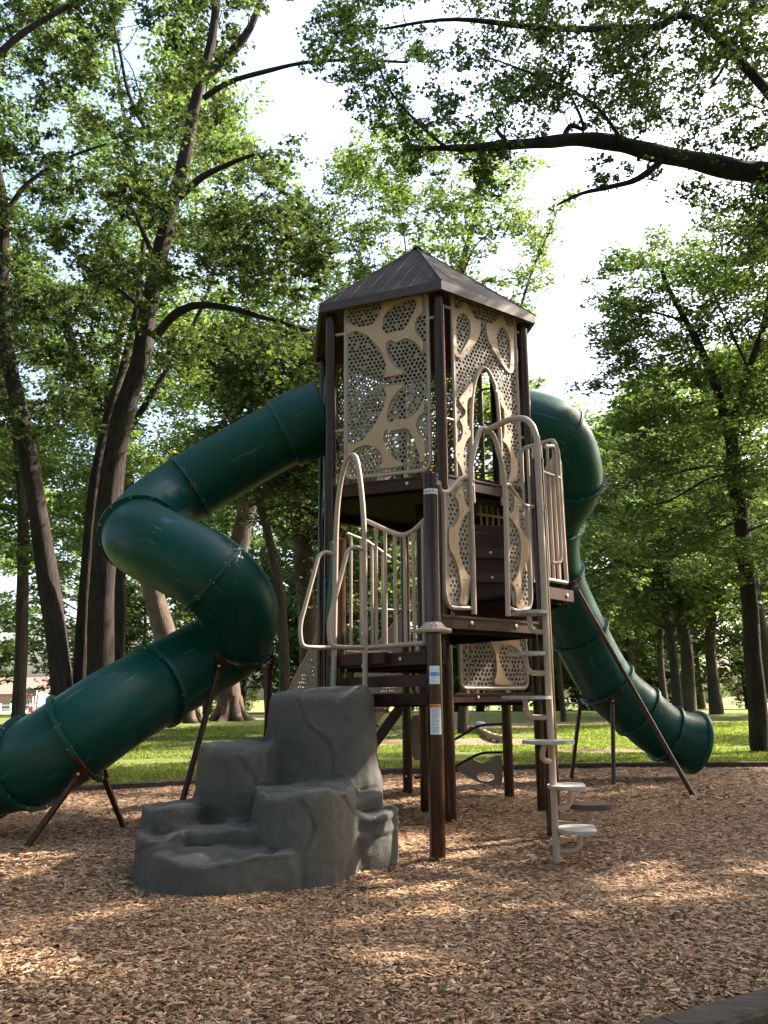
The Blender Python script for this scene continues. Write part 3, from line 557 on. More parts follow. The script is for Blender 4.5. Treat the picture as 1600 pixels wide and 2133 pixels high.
# ---- stair with perforated side panels behind the tower
sd = (( (E+GB)/2-O)/np.linalg.norm((E+GB)/2-O)); sp_ = np.array([-sd[1], sd[0]])
stair = MB().box((*(GB*.5+E*.5+sd*.03), Z_LOW-.03), (*sp_, 0), .55, (*sd, 0), .04, (0, 0, 1), .02).build('back_stair', M['deck'], tower, 30); stair['label'] = 'stair with perforated side panels behind the tower'
for k in range(1, 6):
    c = (GB+E)/2+sd*(.05+.24*k); MB().box((c[0], c[1], Z_LOW-.21*k), (*sp_, 0), .50, (*sd, 0), .13, (0, 0, 1), .02).build('tread', M['deck'], stair, 30)
for P in (GB, E):
    Q = P+sd*1.55; f2 = Frame(P, Q) if P is E else Frame(P, Q); s_ = lambda z0, a: z0-.72*a
    MB().add([f2(.05, 1.28, .0), f2(1.55, .02), f2(1.55, -.2), f2(.05, 1.05)], [(0, 1, 2, 3), (3, 2, 1, 0)]).build('stringer', M['deck'], stair, 0)
    zt = 2.02 if P is GB else 2.36; sl = .66; kq = .62 if P is GB else 1.0; sl = sl/kq*.8 if P is GB else sl
    MB().tube([f2(*p) for p in fillet([np.array(p) for p in ((.07, zt), (1.15*kq, zt-sl*1.15*kq), (1.30*kq, zt-sl*1.3*kq-.25), (1.32*kq, .25 if P is E else .75))], .1)], .020, 8).build('stair_rail', M['beige'], stair, 60)
    outer = [(.09, 1.30), (.09, zt-.03), (1.13*kq, zt-.03-sl*1.10*kq), (1.25*kq, zt-.05-sl*1.3*kq-.15), (1.26*kq, .45 if P is E else .80)]
    e1 = [(.40+.19*math.cos(t), 1.38+.30*math.sin(t)-.1) for t in [2*math.pi*k/20 for k in range(20)]]; e2 = [(.85+.17*math.cos(t), 1.02+.2*math.sin(t)) for t in [2*math.pi*k/20 for k in range(20)]]
    e3 = [(.22+.08*math.cos(t), 1.62+.16*math.sin(t)) for t in [2*math.pi*k/16 for k in range(16)]]
    plate(f2, [outer]+holes(outer, [(outer, [e1, e2, e3])], pitch=.056, r=.019, edge=.008), .014, 0, 'perforated_sheet', M['taupe'], stair)
f2 = Frame(E*.55+GB*.45, E*1.0+D*.0); MB().tube([f2(0, 2.38), f2(.7, 2.38)], .02, 8).build('stair_rail', M['beige'], stair, 60)
f2 = Frame(E, D); m_ = MB().tube([f2(.08, 2.38), f2(.45, 2.38)], .02, 8).build('stair_rail', M['beige'], stair, 60)
for s in (.14, .26, .38): MB().tube([f2(s, 1.3), f2(s, 2.38)], .014, 8).build('baluster', M['beige'], stair, 60)

# ---- green ribbon climber seen edge-on beside the left deck, with a blue rope ring
m = MB(); V = []; n_ = 22
for k in range(n_):
    t = k/(n_-1); z = 1.20+1.58*t; x = -.545+.02*math.sin(t*9); tw = .10*math.sin(t*7)
    for (u, w) in ((-.022, -.02), (.022, -.02), (.03+tw*.2, .42), (-.02+tw*.2, .42)): V.append((x+u, 8.50+w, z))
Fc = [(4*k+i, 4*k+(i+1) % 4, 4*k+4+(i+1) % 4, 4*k+4+i) for k in range(n_-1) for i in range(4)]+[(0, 1, 2, 3), tuple(range(4*n_-1, 4*n_-5, -1))]
m.add(V, Fc); rc = m.build('ribbon_climber', M['climber'], tower, 50)
MB().tube([(-.575, 8.46+.09*math.cos(t)*.4, 2.345+.085*math.sin(t)) if False else (-.545+.045*math.cos(t), 8.60, 2.345+.085*math.sin(t)) for t in [2*math.pi*k/18 for k in range(18)]], .017, 8, closed=True).build('rope_ring', M['rope'], rc, 60)
# blue-black underside strap hardware of the tower entrance slides
for P, Q in ((GB, B), (C, D)):
    f2 = Frame(P, Q); cz = 4.62; hole = [(f2.L/2+.40*math.cos(t), cz+.40*math.sin(t)) for t in [2*math.pi*k/28 for k in range(28)]]
    plate(f2, [[(.07, 3.62), (f2.L-.07, 3.62), (f2.L-.07, 5.30), (.07, 5.30)], hole], .03, .0, 'slide_entry_panel', M['flange'], tower)
# ------------------------------------------------------------------ tube slides
TRAD = .415
def slide(name, label, path, ringidx, legs, clamps, exit_pt, sub=12):
    root = empty(name, (path[0][0], path[0][1], 0), label, 'slide')
    def mark(o, nring, k, segs=40):                        # coordinates round and along the tube, for drag scuffs
        n_ = len(o.data.vertices); at_ = o.data.attributes.new('tube_co', 'FLOAT_VECTOR', 'POINT'); w = np.zeros((n_, 3), np.float32)
        ix = np.arange(n_); th = 2*math.pi*(ix % segs)/segs; w[:, 0] = np.cos(th)*3.2+k*7.3; w[:, 1] = np.sin(th)*3.2+k*3.1; w[:, 2] = (ix//segs)*.055
        at_.data.foreach_set('vector', w.ravel())
    cur = catmull([np.array(p) for p in path], sub); n = len(cur); ends = [0]+[i*sub for i in ringidx]+[n-1]
    T = [cur[min(i+1, n-1)]-cur[max(i-1, 0)] for i in range(n)]; T = [t/np.linalg.norm(t) for t in T]
    for k in range(len(ends)-1):
        seg = cur[ends[k]:ends[k+1]+1]; m = MB()
        if k == 0:
            m.tube(seg, [TRAD+.045]*(len(seg)-2)+[TRAD+.04, TRAD+.035], 40, caps=False); mark(m.build('hood', M['slide'], root, 60), 0, k); continue
        if k == len(ends)-2:                                # run-out: thick wall, rolled lip, open mouth
            L_ = len(seg); m.tube(seg, [TRAD*(1+.10*(i/L_)**2) for i in range(L_)], 40, caps=False); m.tube(seg[::-1], [TRAD*.94*(1+.10*((L_-1-i)/L_)**2) for i in range(L_)], 40, caps=False)
            o = m.build('exit_section', M['slide'], root, 60); mark(o, 0, k)
            t = T[ends[k+1]]; e = seg[-1]; a = np.cross(t, [0, 0, 1]); a /= np.linalg.norm(a); b = np.cross(a, t)
            MB().tube([e+(a*math.cos(q)+b*math.sin(q))*TRAD*1.07 for q in [2*math.pi*i/40 for i in range(40)]], .042, 8, closed=True).build('exit_lip', M['flange'], o, 70)
            continue
        m.tube(seg, TRAD, 40, caps=False); mark(m.build('tube_section', M['slide'], root, 60), 0, k)
    for k, i in enumerate(ends[1:-1]):
        c, t = cur[i], T[i]; a = np.cross(t, [0, 0, 1]); a /= np.linalg.norm(a); b = np.cross(a, t)
        o = MB().tube([c-t*.020, c-t*.018, c+t*.018, c+t*.020], [TRAD+.002, TRAD+.044, TRAD+.044, TRAD+.002], 40, caps=False).build('flange_ring', M['flange'], root, 30)
        m = MB()
        for q in range(12):
            th = 2*math.pi*(q+.4)/12; rd = a*math.cos(th)+b*math.sin(th); p = c+rd*(TRAD+.034)
            p2 = c+rd*(TRAD+.024)+t*.020; m.tube([p2, p2+t*.006], .0105, 7); p2 = c+rd*(TRAD+.024)-t*.020; m.tube([p2, p2-t*.006], .0105, 7)
        tag(m.build('flange_bolts', M['steel'], o, 40), kind='stuff')
        if k in clamps:
            m = MB(); P = [c+(a*math.cos(th)+b*math.sin(th))*(TRAD+.052) for th in [R(x) for x in range(205, 336, 10)]]
            m.tube(P, .026, 6); m.build('clamp_strap', M['post'], root, 50)
    for top, foot, *md2 in legs:
        top = np.array(top); foot = np.array(foot)
        i = min(ends[1:-1], key=lambda q: np.linalg.norm(cur[q]-top)); a_ = np.cross(T[i], [0, 0, 1]); a_ /= np.linalg.norm(a_); b_ = np.cross(a_, T[i]); sg = 1 if (foot-cur[i]) @ a_ > 0 else -1; top = cur[i]+((a_*sg*.74-b_*.67) if not md2 else (a_*md2[0]-b_*math.sqrt(1-md2[0]**2)))*(TRAD+.045) if not (md2 and md2[0] == 0) else top
        v = (foot-top)/np.linalg.norm(foot-top)
        o = MB().tube([top, foot+v*.2], .030, 14).build('leg', M['post'], root, 60)
        MB().box(top+v*.04, np.cross(v, [0, 0, 1])/np.linalg.norm(np.cross(v, [0, 0, 1])), .030, np.cross(v, np.cross(v, [0, 0, 1]))/np.linalg.norm(np.cross(v, [0, 0, 1])), .038, v, .075).build('leg_bracket', M['post'], o, 30)
        q = top+v*.06+np.array([0, -.036, 0]); MB().tube([q, q+np.array([0, -.012, 0])], .012, 8).build('bolt', M['steel'], o, 40)
    return root, cur
SL = [(-.70, 10.17, 4.68), (-1.23, 10.20, 4.47), (-2.40, 10.20, 3.78), (-2.75, 9.86, 3.36), (-2.72, 9.32, 3.03), (-2.43, 8.95, 2.83), (-2.075, 8.78, 2.65), (-1.76, 8.72, 2.46), (-1.55, 8.98, 2.19), (-1.64, 9.33, 1.89), (-1.90, 9.34, 1.69), (-2.36, 8.90, 1.36), (-2.64, 8.48, 1.13), (-2.93, 8.28, .89), (-3.36, 8.38, .66), (-3.95, 8.75, .54)]
left_slide, _ = slide('tube_slide', 'dark green spiral tube slide bending twice, left of the play tower', SL, [1, 2, 4, 7, 9, 11, 13, 14],
    [(at(461, 1376, 8.90), (-2.02, 8.55, 0), 0), ((-1.5, 9.4, 1.6), (-1.36, 9.75, 0)), ((-2.95, 8.1, .5), (-3.06, 7.64, 0), -.75), ((-2.9, 8.5, .5), (-2.57, 8.80, 0), .6)], [4, 6], None)
SR = [(1.63, 10.48, 4.68), (2.22, 10.54, 4.50), (2.485, 10.98, 4.02), (2.33, 11.58, 3.60), (2.43, 12.2, 2.98), (2.90, 12.8, 2.14), (3.346, 13.1, 1.42), (3.832, 13.3, 1.00), (4.27, 13.4, .66), (4.72, 13.5, .52)]
right_slide, _ = slide('tube_slide', 'dark green tube slide running down to the right behind the tower', SR, [1, 2, 3, 4, 5, 6, 7, 8],
    [(at(1252, 1458, 12.75), (3.20, 12.51, 0)), (at(1205, 1460, 12.85), (2.78, 13.35, 0)), (at(1193, 1215, 11.75), (3.84, 11.17, 0))], [3, 5], None)

# ------------------------------------------------------------------ moulded climbing rock
def rock():
    # (plan outline, top height, outward taper towards the foot, top inset)
    cols = [([(-.95, 7.05), (-.70, 6.80), (-.26, 6.80), (-.11, 7.05), (-.14, 7.50), (-.50, 7.88), (-.88, 7.70)], 1.30, .24, .92),
            ([(-1.48, 6.95), (-1.24, 6.66), (-.92, 6.68), (-.80, 7.20), (-1.0, 7.5), (-1.40, 7.38)], .88, .20, .90),
            ([(-1.79, 6.56), (-1.67, 6.34), (-1.45, 6.34), (-1.37, 6.60), (-1.48, 6.95), (-1.74, 6.86)], .48, .11, .90),
            ([(-.92, 6.32), (-.62, 6.08), (-.36, 6.14), (-.24, 6.5), (-.4, 6.95), (-.9, 6.9)], .61, .12, .92),
            ([(-1.55, 6.40), (-1.12, 6.26), (-.78, 6.26), (-.75, 6.9), (-1.45, 6.9)], .345, .03, .97),
            ([(-1.72, 6.22), (-1.50, 5.92), (-1.16, 5.80), (-.80, 5.92), (-.56, 6.06), (-.62, 6.6), (-1.52, 6.7), (-1.76, 6.6)], .215, .04, .95),
            ([(-1.77, 6.34), (-1.62, 6.04), (-1.46, 6.08), (-1.43, 6.5), (-1.73, 6.7)], .33, .05, .92),
            ([(-.40, 6.50), (-.18, 6.50), (-.03, 6.66), (.02, 6.92), (-.14, 7.2), (-.42, 7.1)], .27, -.18, .97),
            ([(-.40, 6.54), (-.12, 6.54), (.05, 6.72), (.08, 6.98), (-.12, 7.25), (-.42, 7.1)], .41, -.10, .86),
            ([(-.36, 6.60), (-.14, 6.66), (-.03, 6.88), (-.15, 7.3), (-.45, 7.3)], .53, .04, .9)]
    m = MB()
    for ci, (poly, zt, tp, ins_) in enumerate(cols):
        poly = [tuple(p) for p in catmull(poly, 3, closed=True)]; c = np.mean(poly, 0); n = len(poly); rings = []; tilt = (.05 if ci in (0, 1, 2, 3) else .02)
        for z, k in ((-.25, 1+tp*1.0), (zt*.30, 1+tp*.62), (zt*.62, 1+tp*.30), (zt*.95, 1.0), (zt, ins_)):
            for i, p in enumerate(poly):
                q = c+(np.array(p)-c)*k*(1+(.022*math.sin(i*.8+ci*1.7+z*4) if z > 0 else 0)); rings.append((q[0], q[1], z+(tilt*(p[0]-c[0])+.012*math.sin(i*1.0+ci) if z > zt*.9 else 0)))
        Fc = [tuple(range(n-1, -1, -1)), tuple(range(4*n, 5*n))]+[(r*n+i, r*n+(i+1) % n, (r+1)*n+(i+1) % n, (r+1)*n+i) for r in range(4) for i in range(n)]
        m.add(rings, Fc)
    me = bpy.data.meshes.new('r'); me.from_pydata(m.v, [], m.f); bm = bmesh.new(); bm.from_mesh(me); bmesh.ops.recalc_face_normals(bm, faces=bm.faces); bm.to_mesh(me); bm.free()
    o = bpy.data.objects.new('r', me); COL.objects.link(o); md_ = o.modifiers.new('r', 'REMESH'); md_.mode = 'VOXEL'; md_.voxel_size = .018
    ms = o.modifiers.new('s', 'SMOOTH'); ms.iterations = 8; ms.factor = .5
    dg = bpy.context.evaluated_depsgraph_get(); dg.update(); out = bpy.data.meshes.new_from_object(o.evaluated_get(dg)); bpy.data.objects.remove(o)
    cracks = [[(-.69, 1.22), (-.60, 1.02), (-.43, .88), (-.40, .70), (-.28, .55), (-.22, .40)], [(-.60, .60), (-.50, .48), (-.46, .36), (-.52, .22)], [(-1.12, .82), (-.98, .62), (-.92, .52)], [(-1.66, .26), (-1.50, .31), (-1.38, .33)], [(-.12, .335), (.10, .365)], [(-.10, .24), (.10, .27)]]
    segs = [(np.array(c[i]), np.array(c[i+1])) for c in cracks for i in range(len(c)-1)]
    n = len(out.vertices); co = np.empty(n*3, np.float32); out.vertices.foreach_get('co', co); co = co.reshape(-1, 3).astype(float); no = np.array([tuple(q.vector) for q in out.vertex_normals])
    NZ = lambda s, o_=(0, 0, 0): np.array([mnoise.noise(Vector((p[0]*s+o_[0], p[1]*s+o_[1], p[2]*s+o_[2]))) for p in co])
    d = .030*NZ(1.9)+.012*NZ(4.5)+.012*(.5-np.abs(NZ(3.1, (4, 9, 1))))+.0035*NZ(14)+.002*NZ(30)
    q = np.stack([co[:, 0]+.035*NZ(3.1), co[:, 2]+.035*NZ(3.7, (5, 1, 2))], 1); best = np.full(n, 9.0); side = np.zeros(n)
    for a_, b_ in segs:
        ab = b_-a_; t = np.clip(((q-a_) @ ab)/(ab @ ab), 0, 1); v_ = q-a_-ab*t[:, None]; dd = np.linalg.norm(v_, axis=1); cr_ = np.sign(ab[0]*v_[:, 1]-ab[1]*v_[:, 0]); side = np.where(dd < best, cr_, side); best = np.minimum(best, dd)
    steep = no[:, 2] < .6
    d = d+np.where(steep, -.008*np.exp(-(best/.010)**2)+.004*np.exp(-(best/.06)**2)*side, .016*NZ(7)+.016*np.clip(NZ(5, (8, 0, 0))*6, -1, 1)*.7)
    co = co+no*d[:, None]; out.vertices.foreach_set('co', co.astype(np.float32).ravel()); out.update()
    m_ = mat('rock_grey', (.068, .067, .063), .82, vary=(.118, .110, .096), scale=1.5, detail=12, bump=.40, bscale=110, spec=.3)
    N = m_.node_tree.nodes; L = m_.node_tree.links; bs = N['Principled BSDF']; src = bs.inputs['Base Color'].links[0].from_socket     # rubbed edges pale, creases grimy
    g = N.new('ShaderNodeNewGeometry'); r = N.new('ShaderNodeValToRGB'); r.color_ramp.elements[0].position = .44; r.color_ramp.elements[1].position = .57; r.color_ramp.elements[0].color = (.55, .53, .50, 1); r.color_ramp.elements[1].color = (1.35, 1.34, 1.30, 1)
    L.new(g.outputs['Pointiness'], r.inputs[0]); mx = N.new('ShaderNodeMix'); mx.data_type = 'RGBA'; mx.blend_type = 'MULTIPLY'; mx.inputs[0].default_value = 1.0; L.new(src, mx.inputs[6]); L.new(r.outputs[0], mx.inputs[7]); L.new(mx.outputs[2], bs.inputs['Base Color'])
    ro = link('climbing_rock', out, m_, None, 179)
    cx, cy = co[:, 0].mean(), co[:, 1].mean(); out.transform(Matrix.Translation((-cx, -cy, 0))); ro.location = (cx, cy, 0)
    return tag(ro, 'moulded grey climbing rock with rounded pillars and ledges in front of the tower', 'climbing rock')
rock()

# ------------------------------------------------------------------ ground: lawn, wood-chip bed, timber border
def lawn_mat():
    m = bpy.data.materials.new('lawn'); m.use_nodes = True; N = m.node_tree.nodes; L = m.node_tree.links; b = N['Principled BSDF']; b.inputs['Roughness'].default_value = .9; b.inputs['Specular IOR Level'].default_value = .15
    tc = N.new('ShaderNodeTexCoord')
    def nz(s, d, st=(1, 1, 1)):
        mp = N.new('ShaderNodeMapping'); mp.inputs['Scale'].default_value = st; L.new(tc.outputs['Object'], mp.inputs[0]); n = N.new('ShaderNodeTexNoise'); n.inputs['Scale'].default_value = s; n.inputs['Detail'].default_value = d; L.new(mp.outputs[0], n.inputs['Vector']); return n
    n1 = nz(3.0, 8); r1 = N.new('ShaderNodeValToRGB'); r1.color_ramp.elements[0].position = .3; r1.color_ramp.elements[1].position = .7; r1.color_ramp.elements[0].color = (.080, .105, .026, 1); r1.color_ramp.elements[1].color = (.175, .195, .050, 1); L.new(n1.outputs['Fac'], r1.inputs[0])
    n2 = nz(.16, 5, (.55, 1.0, 1)); r2 = N.new('ShaderNodeValToRGB'); r2.color_ramp.elements[0].position = .60; r2.color_ramp.elements[1].position = .66; L.new(n2.outputs['Fac'], r2.inputs[0])
    n3 = nz(9, 6); r3 = N.new('ShaderNodeValToRGB'); r3.color_ramp.elements[0].color = (.17, .115, .075, 1); r3.color_ramp.elements[1].color = (.34, .25, .175, 1); L.new(n3.outputs['Fac'], r3.inputs[0])
    mx = N.new('ShaderNodeMix'); mx.data_type = 'RGBA'; L.new(r2.outputs[0], mx.inputs[0]); L.new(r1.outputs[0], mx.inputs[6]); L.new(r3.outputs[0], mx.inputs[7]); L.new(mx.outputs[2], b.inputs['Base Color'])
    bp = N.new('ShaderNodeBump'); bp.inputs['Strength'].default_value = .8; bp.inputs['Distance'].default_value = .05; n4 = nz(30, 6); L.new(n4.outputs['Fac'], bp.inputs['Height']); L.new(bp.outputs[0], b.inputs['Normal'])
    return m
ys = np.concatenate([np.linspace(-60, 12, 19), np.linspace(14, 52, 39), np.linspace(55, 175, 25), [260, 420, 700]]); xs = np.concatenate([[-600, -300, -150], np.linspace(-90, 90, 61), [150, 300, 600]])
V = [(x, y, float(gz(min(y, 175)))-.05) for y in ys for x in xs]; nx = len(xs)
me = bpy.data.meshes.new('lawn'); me.from_pydata(V, [], [(j*nx+i, j*nx+i+1, (j+1)*nx+i+1, (j+1)*nx+i) for j in range(len(ys)-1) for i in range(nx-1)]); tag(link('lawn', me, lawn_mat(), None, 60), kind='structure')

BORDER = [np.array(p) for p in ((-7.2, 6.8), (-6.2, 10.0), (-4.8, 11.9), (-3.1, 12.75), (-.8, 14.30), (1.3, 14.95), (3.3, 15.40), (6.3, 15.42), (9.2, 14.6), (11.0, 11.5), (10.5, 8.5), (7.0, 6.9), (4.2, 5.00), (1.62, 3.63), (1.00, 3.27), (-1.2, 2.02), (-3.6, .95), (-6.2, 2.4))]
def bump_z(x, y):
    w = sum(-h_*math.exp(-((x-a_)**2+(y-b_)**2)/s_**2) for a_, b_, s_, h_ in ((1.55, 6.3, .55, .05), (5.1, 13.5, .7, .05), (.39, 6.929, .20, -.035), (1.46, 7.86, .2, -.03), (.64, 8.97, .2, -.03)))
    return w+ .030*mnoise.noise(Vector((x*.45, y*.45, 0)))+.016*mnoise.noise(Vector((x*1.3, y*1.3, 4)))
bed_poly = [tuple(p) for p in catmull(BORDER, 4, closed=True)]
def mulch_mat():
    m = bpy.data.materials.new('wood_chip_bed'); m.use_nodes = True; N = m.node_tree.nodes; L = m.node_tree.links; b = N['Principled BSDF']; b.inputs['Roughness'].default_value = .9; b.inputs['Specular IOR Level'].default_value = .15
    tc = N.new('ShaderNodeTexCoord'); vo = N.new('ShaderNodeTexVoronoi'); vo.inputs['Scale'].default_value = 42; vo.inputs['Randomness'].default_value = 1; mp = N.new('ShaderNodeMapping'); mp.inputs['Scale'].default_value = (1, 1.6, 1); L.new(tc.outputs['Object'], mp.inputs[0]); L.new(mp.outputs[0], vo.inputs['Vector'])
    r = N.new('ShaderNodeValToRGB'); cr = r.color_ramp; cr.elements.new(.5); 
    for i, (p, c) in enumerate([(.15, (.060, .036, .023)), (.5, (.22, .140, .090)), (.9, (.43, .29, .19))]): cr.elements[i].position = p; cr.elements[i].color = (*c, 1)
    sx = N.new('ShaderNodeSeparateColor'); L.new(vo.outputs['Color'], sx.inputs[0]); L.new(sx.outputs[0], r.inputs[0])
    n = N.new('ShaderNodeTexNoise'); n.inputs['Scale'].default_value = .8; n.inputs['Detail'].default_value = 5; L.new(tc.outputs['Object'], n.inputs['Vector'])
    mr = N.new('ShaderNodeMapRange'); mr.inputs['From Min'].default_value = .3; mr.inputs['From Max'].default_value = .7; mr.inputs['To Min'].default_value = .75; mr.inputs['To Max'].default_value = 1.15; L.new(n.outputs['Fac'], mr.inputs[0])
    h = N.new('ShaderNodeHueSaturation'); L.new(mr.outputs[0], h.inputs['Value']); L.new(r.outputs[0], h.inputs['Color']); L.new(h.outputs[0], b.inputs['Base Color'])
    bp = N.new('ShaderNodeBump'); bp.inputs['Strength'].default_value = 1.0; bp.inputs['Distance'].default_value = .03; L.new(sx.outputs[1], bp.inputs['Height']); L.new(bp.outputs[0], b.inputs['Normal'])
    return m
gx = np.arange(-7.6, 11.4, .16); gy = np.arange(.6, 15.9, .16); XX, YY = np.meshgrid(gx, gy); ins = inside(np.stack([XX.ravel(), YY.ravel()], 1), bed_poly).reshape(XX.shape)
V = []; idx = {}
Fc = []
for j in range(len(gy)-1):
    for i in range(len(gx)-1):
        if ins[j, i] or ins[j, i+1] or ins[j+1, i] or ins[j+1, i+1]:
            f4 = []
            for (a, b) in ((j, i), (j, i+1), (j+1, i+1), (j+1, i)):
                if (a, b) not in idx: idx[(a, b)] = len(V); V.append((gx[b], gy[a], bump_z(gx[b], gy[a])))
                f4.append(idx[(a, b)])
            Fc.append(tuple(f4))
me = bpy.data.meshes.new('bed'); me.from_pydata(V, [], Fc); tag(link('wood_chip_bed', me, mulch_mat(), None, 179), kind='structure')

timber_m = mat('weathered_timber', (.020, .013, .009), .9, vary=(.095, .068, .050), scale=7, stretch=(1.2, 6, 6), bump=.5, bscale=50)
bord = empty('playground_border', (1.3, 3.8, 0), 'dark weathered timber border around the wood-chip bed', 'border')
def timber(p, q, w=.16, h=.16, z=.0):
    f2 = Frame(p, q); d, nn = f2.D(); m = MB(); L_ = f2.L; 
    zt = z+h*.55; zb = z-h*.6; b = .014; V = []
    for s in (0.004, L_-.004):
        for (n_, zz_) in ((-w/2, zb), (w/2, zb), (w/2, zt-b), (w/2-b, zt), (-w/2+b, zt), (-w/2, zt-b)): V.append(f2(s, zz_, n_))
    m.add(V, [(0, 1, 2, 3, 4, 5), (11, 10, 9, 8, 7, 6)]+[(i, i+6, (i+1) % 6+6, (i+1) % 6) for i in range(6)])
    me = bpy.data.meshes.new('timber'); me.from_pydata(m.v, [], m.f); bm = bmesh.new(); bm.from_mesh(me); bmesh.ops.recalc_face_normals(bm, faces=bm.faces); bm.to_mesh(me); bm.free()
    return link('timber', me, timber_m, bord, 30)
for i in range(len(BORDER)):
    a, b = BORDER[i], BORDER[(i+1) % len(BORDER)]
    if a[1] > 8: mid_ = catmull([BORDER[i-1], a, b, BORDER[(i+2) % len(BORDER)]], 2)[3]; timber(a, mid_, .12, .15, .0); timber(mid_, b, .12, .15, .0)
    else: timber(a, b, .12 if a[1] > 8 else .17, .15 if a[1] > 8 else .19, .0 if a[1] > 8 else .02)

rng = np.random.default_rng(11)
def chips(name, n, y0, y1, half, L0, L1, label, nq):
    u = rng.random(n); y = y0+(y1-y0)*u; x = (rng.random(n)*2-1)*(half(y))
    ok = inside(np.stack([x, y], 1), bed_poly); x, y = x[ok], y[ok]; n = len(x)
    z = np.array([bump_z(a, b) for a, b in zip(x, y)])+rng.random(n)*.014
    L = (L0+(L1-L0)*rng.random(n)**1.6)/2; W = L*(.14+.34*rng.random(n)**1.5); T = .0012+.0025*rng.random(n)
    yaw = rng.random(n)*2*math.pi; pit = rng.normal(0, .15, n); rol = rng.normal(0, .24, n)
    cy, sy, cp, sp, cr, sr = np.cos(yaw), np.sin(yaw), np.cos(pit), np.sin(pit), np.cos(rol), np.sin(rol)
    ax = np.stack([cy*cp, sy*cp, sp], 1); ay = np.stack([-sy*cr+cy*sp*sr, cy*cr+sy*sp*sr, -cp*sr], 1); az = np.cross(ax, ay)
    c = np.stack([x, y, z], 1); V = np.zeros((n, 8, 3)); k = 0
    tap = .55+.45*rng.random(n)
    for kz in (-1, 1):
        for (i, j) in ((-1, -1), (1, -1), (1, 1), (-1, 1)):
            w = W*(tap if i > 0 else 1.0)*(1 if kz < 0 else .88)
            V[:, k] = c+ax*(L*i*(1.0 if kz < 0 else .95))[:, None]+ay*(w*j)[:, None]+az*(T*kz)[:, None]; k += 1
    q = np.array([[4, 5, 6, 7], [0, 1, 5, 4], [1, 2, 6, 5], [2, 3, 7, 6], [3, 0, 4, 7]])[:nq]; loops = (q[None]+(np.arange(n)*8)[:, None, None]).reshape(-1)
    me = mesh_np(V.reshape(-1, 3), loops, np.full(n*nq, 4)); o = link(name, me, M['chip'], None, 0); return tag(o, label, 'wood chips', None, 'stuff')
chips('wood_chips', 48000, 2.9, 4.4, lambda y: .50*y+.35, .013, .056, 'loose tan and brown wood chips covering the playground floor nearest the camera', 3)
chips('wood_chips', 85000, 4.4, 6.2, lambda y: .50*y+.35, .014, .056, 'loose tan and brown wood chips just in front of the rock', 1)
chips('wood_chips', 75000, 6.2, 10.2, lambda y: .50*y+.3, .022, .060, 'loose tan and brown wood chips around the rock and the posts', 1)
chips('wood_chips', 36000, 10.2, 15.4, lambda y: .48*y+.3, .04, .085, 'loose tan and brown wood chips towards the lawn edge', 1)

# bare earth patches worn into the lawn
def gnd(px, py):
    d = ray(px, py); t = (-CAMH)/d[2]; p = CC+d*t
    for _ in range(6): t = (float(gz(p[1]))-CAMH)/d[2]; p = CC+d*t
    return p
earth = mat('bare_earth', (.13, .090, .060), .95, vary=(.27, .195, .135), scale=3.5, detail=9, bump=.5, bscale=20, spec=.1); PATCH = []
for (px, py, rx, ry) in ((1000, 1541, 2.6, 1.5), (790, 1545, 1.9, .9), (985, 1507, 3.4, 2.6), (640, 1545, 1.5, .9), (1240, 1560, 1.2, .7), (820, 1522, 1.6, 1.4)):
    p = gnd(px, py); poly = []
    for k in range(28): t = 2*math.pi*k/28; w = 1+.35*mnoise.noise(Vector((math.cos(t)*1.6+px, math.sin(t)*1.6, py))); poly.append((p[0]+rx*w*math.cos(t), p[1]+ry*w*math.sin(t)))
    PATCH.append(poly); me = bpy.data.meshes.new('e'); me.from_pydata([(x, y, float(gz(y))-.044) for x, y in poly], [], [tuple(range(28))]); me.update(); tag(link('bare_earth', me, earth, None, 0), kind='structure')
def litter(n):
    x = rng.uniform(-4, 5.5, n); y = rng.uniform(3.4, 12.5, n); V = []; Fc = []
    for a, b in zip(x, y):
        if not inside([(a, b)], bed_poly)[0]: continue
        t = rng.random()*6.28; s = rng.uniform(.03, .075); z = bump_z(a, b)+.022; k0 = len(V)
        for (u, w) in ((0, -.5), (.35, -.2), (.3, .2), (0, .6), (-.3, .2), (-.35, -.2)): V.append((a+s*(u*math.cos(t)-w*math.sin(t)), b+s*(u*math.sin(t)+w*math.cos(t)), z+.25*s*abs(u)+rng.normal()*.003))
        Fc.append(tuple(range(k0, k0+6)))
    me = bpy.data.meshes.new('l'); me.from_pydata(V, [], Fc); o = link('leaf_litter', me, island_mat('fallen_leaf', [(0, (.10, .16, .04)), (.3, (.24, .20, .08)), (.6, (.16, .09, .05)), (1, (.40, .33, .22))], .7, (.3, (1.2, 1.2, .8)), 0, .3), None, 0)
    tag(o, 'scattered fallen leaves lying on the wood chips', 'leaves', None, 'stuff')
    m = MB()
    for k in range(26):
        a, b = rng.uniform(-3, 4.5), rng.uniform(3.5, 10); t = rng.random()*6.28; L = rng.uniform(.08, .26); z = bump_z(a, b)+.024; dv = np.array([math.cos(t), math.sin(t), 0])*L; p = np.array([a, b, z])
        m.tube([p, p+dv*.4+np.array([rng.normal()*.02, rng.normal()*.02, .01]), p+dv], [.004, .0035, .002], 5)
    tag(m.build('twig_litter', M['bark_dark'], None, 60), 'small dark twigs lying on the wood chips', 'twigs', None, 'stuff')
litter(110)
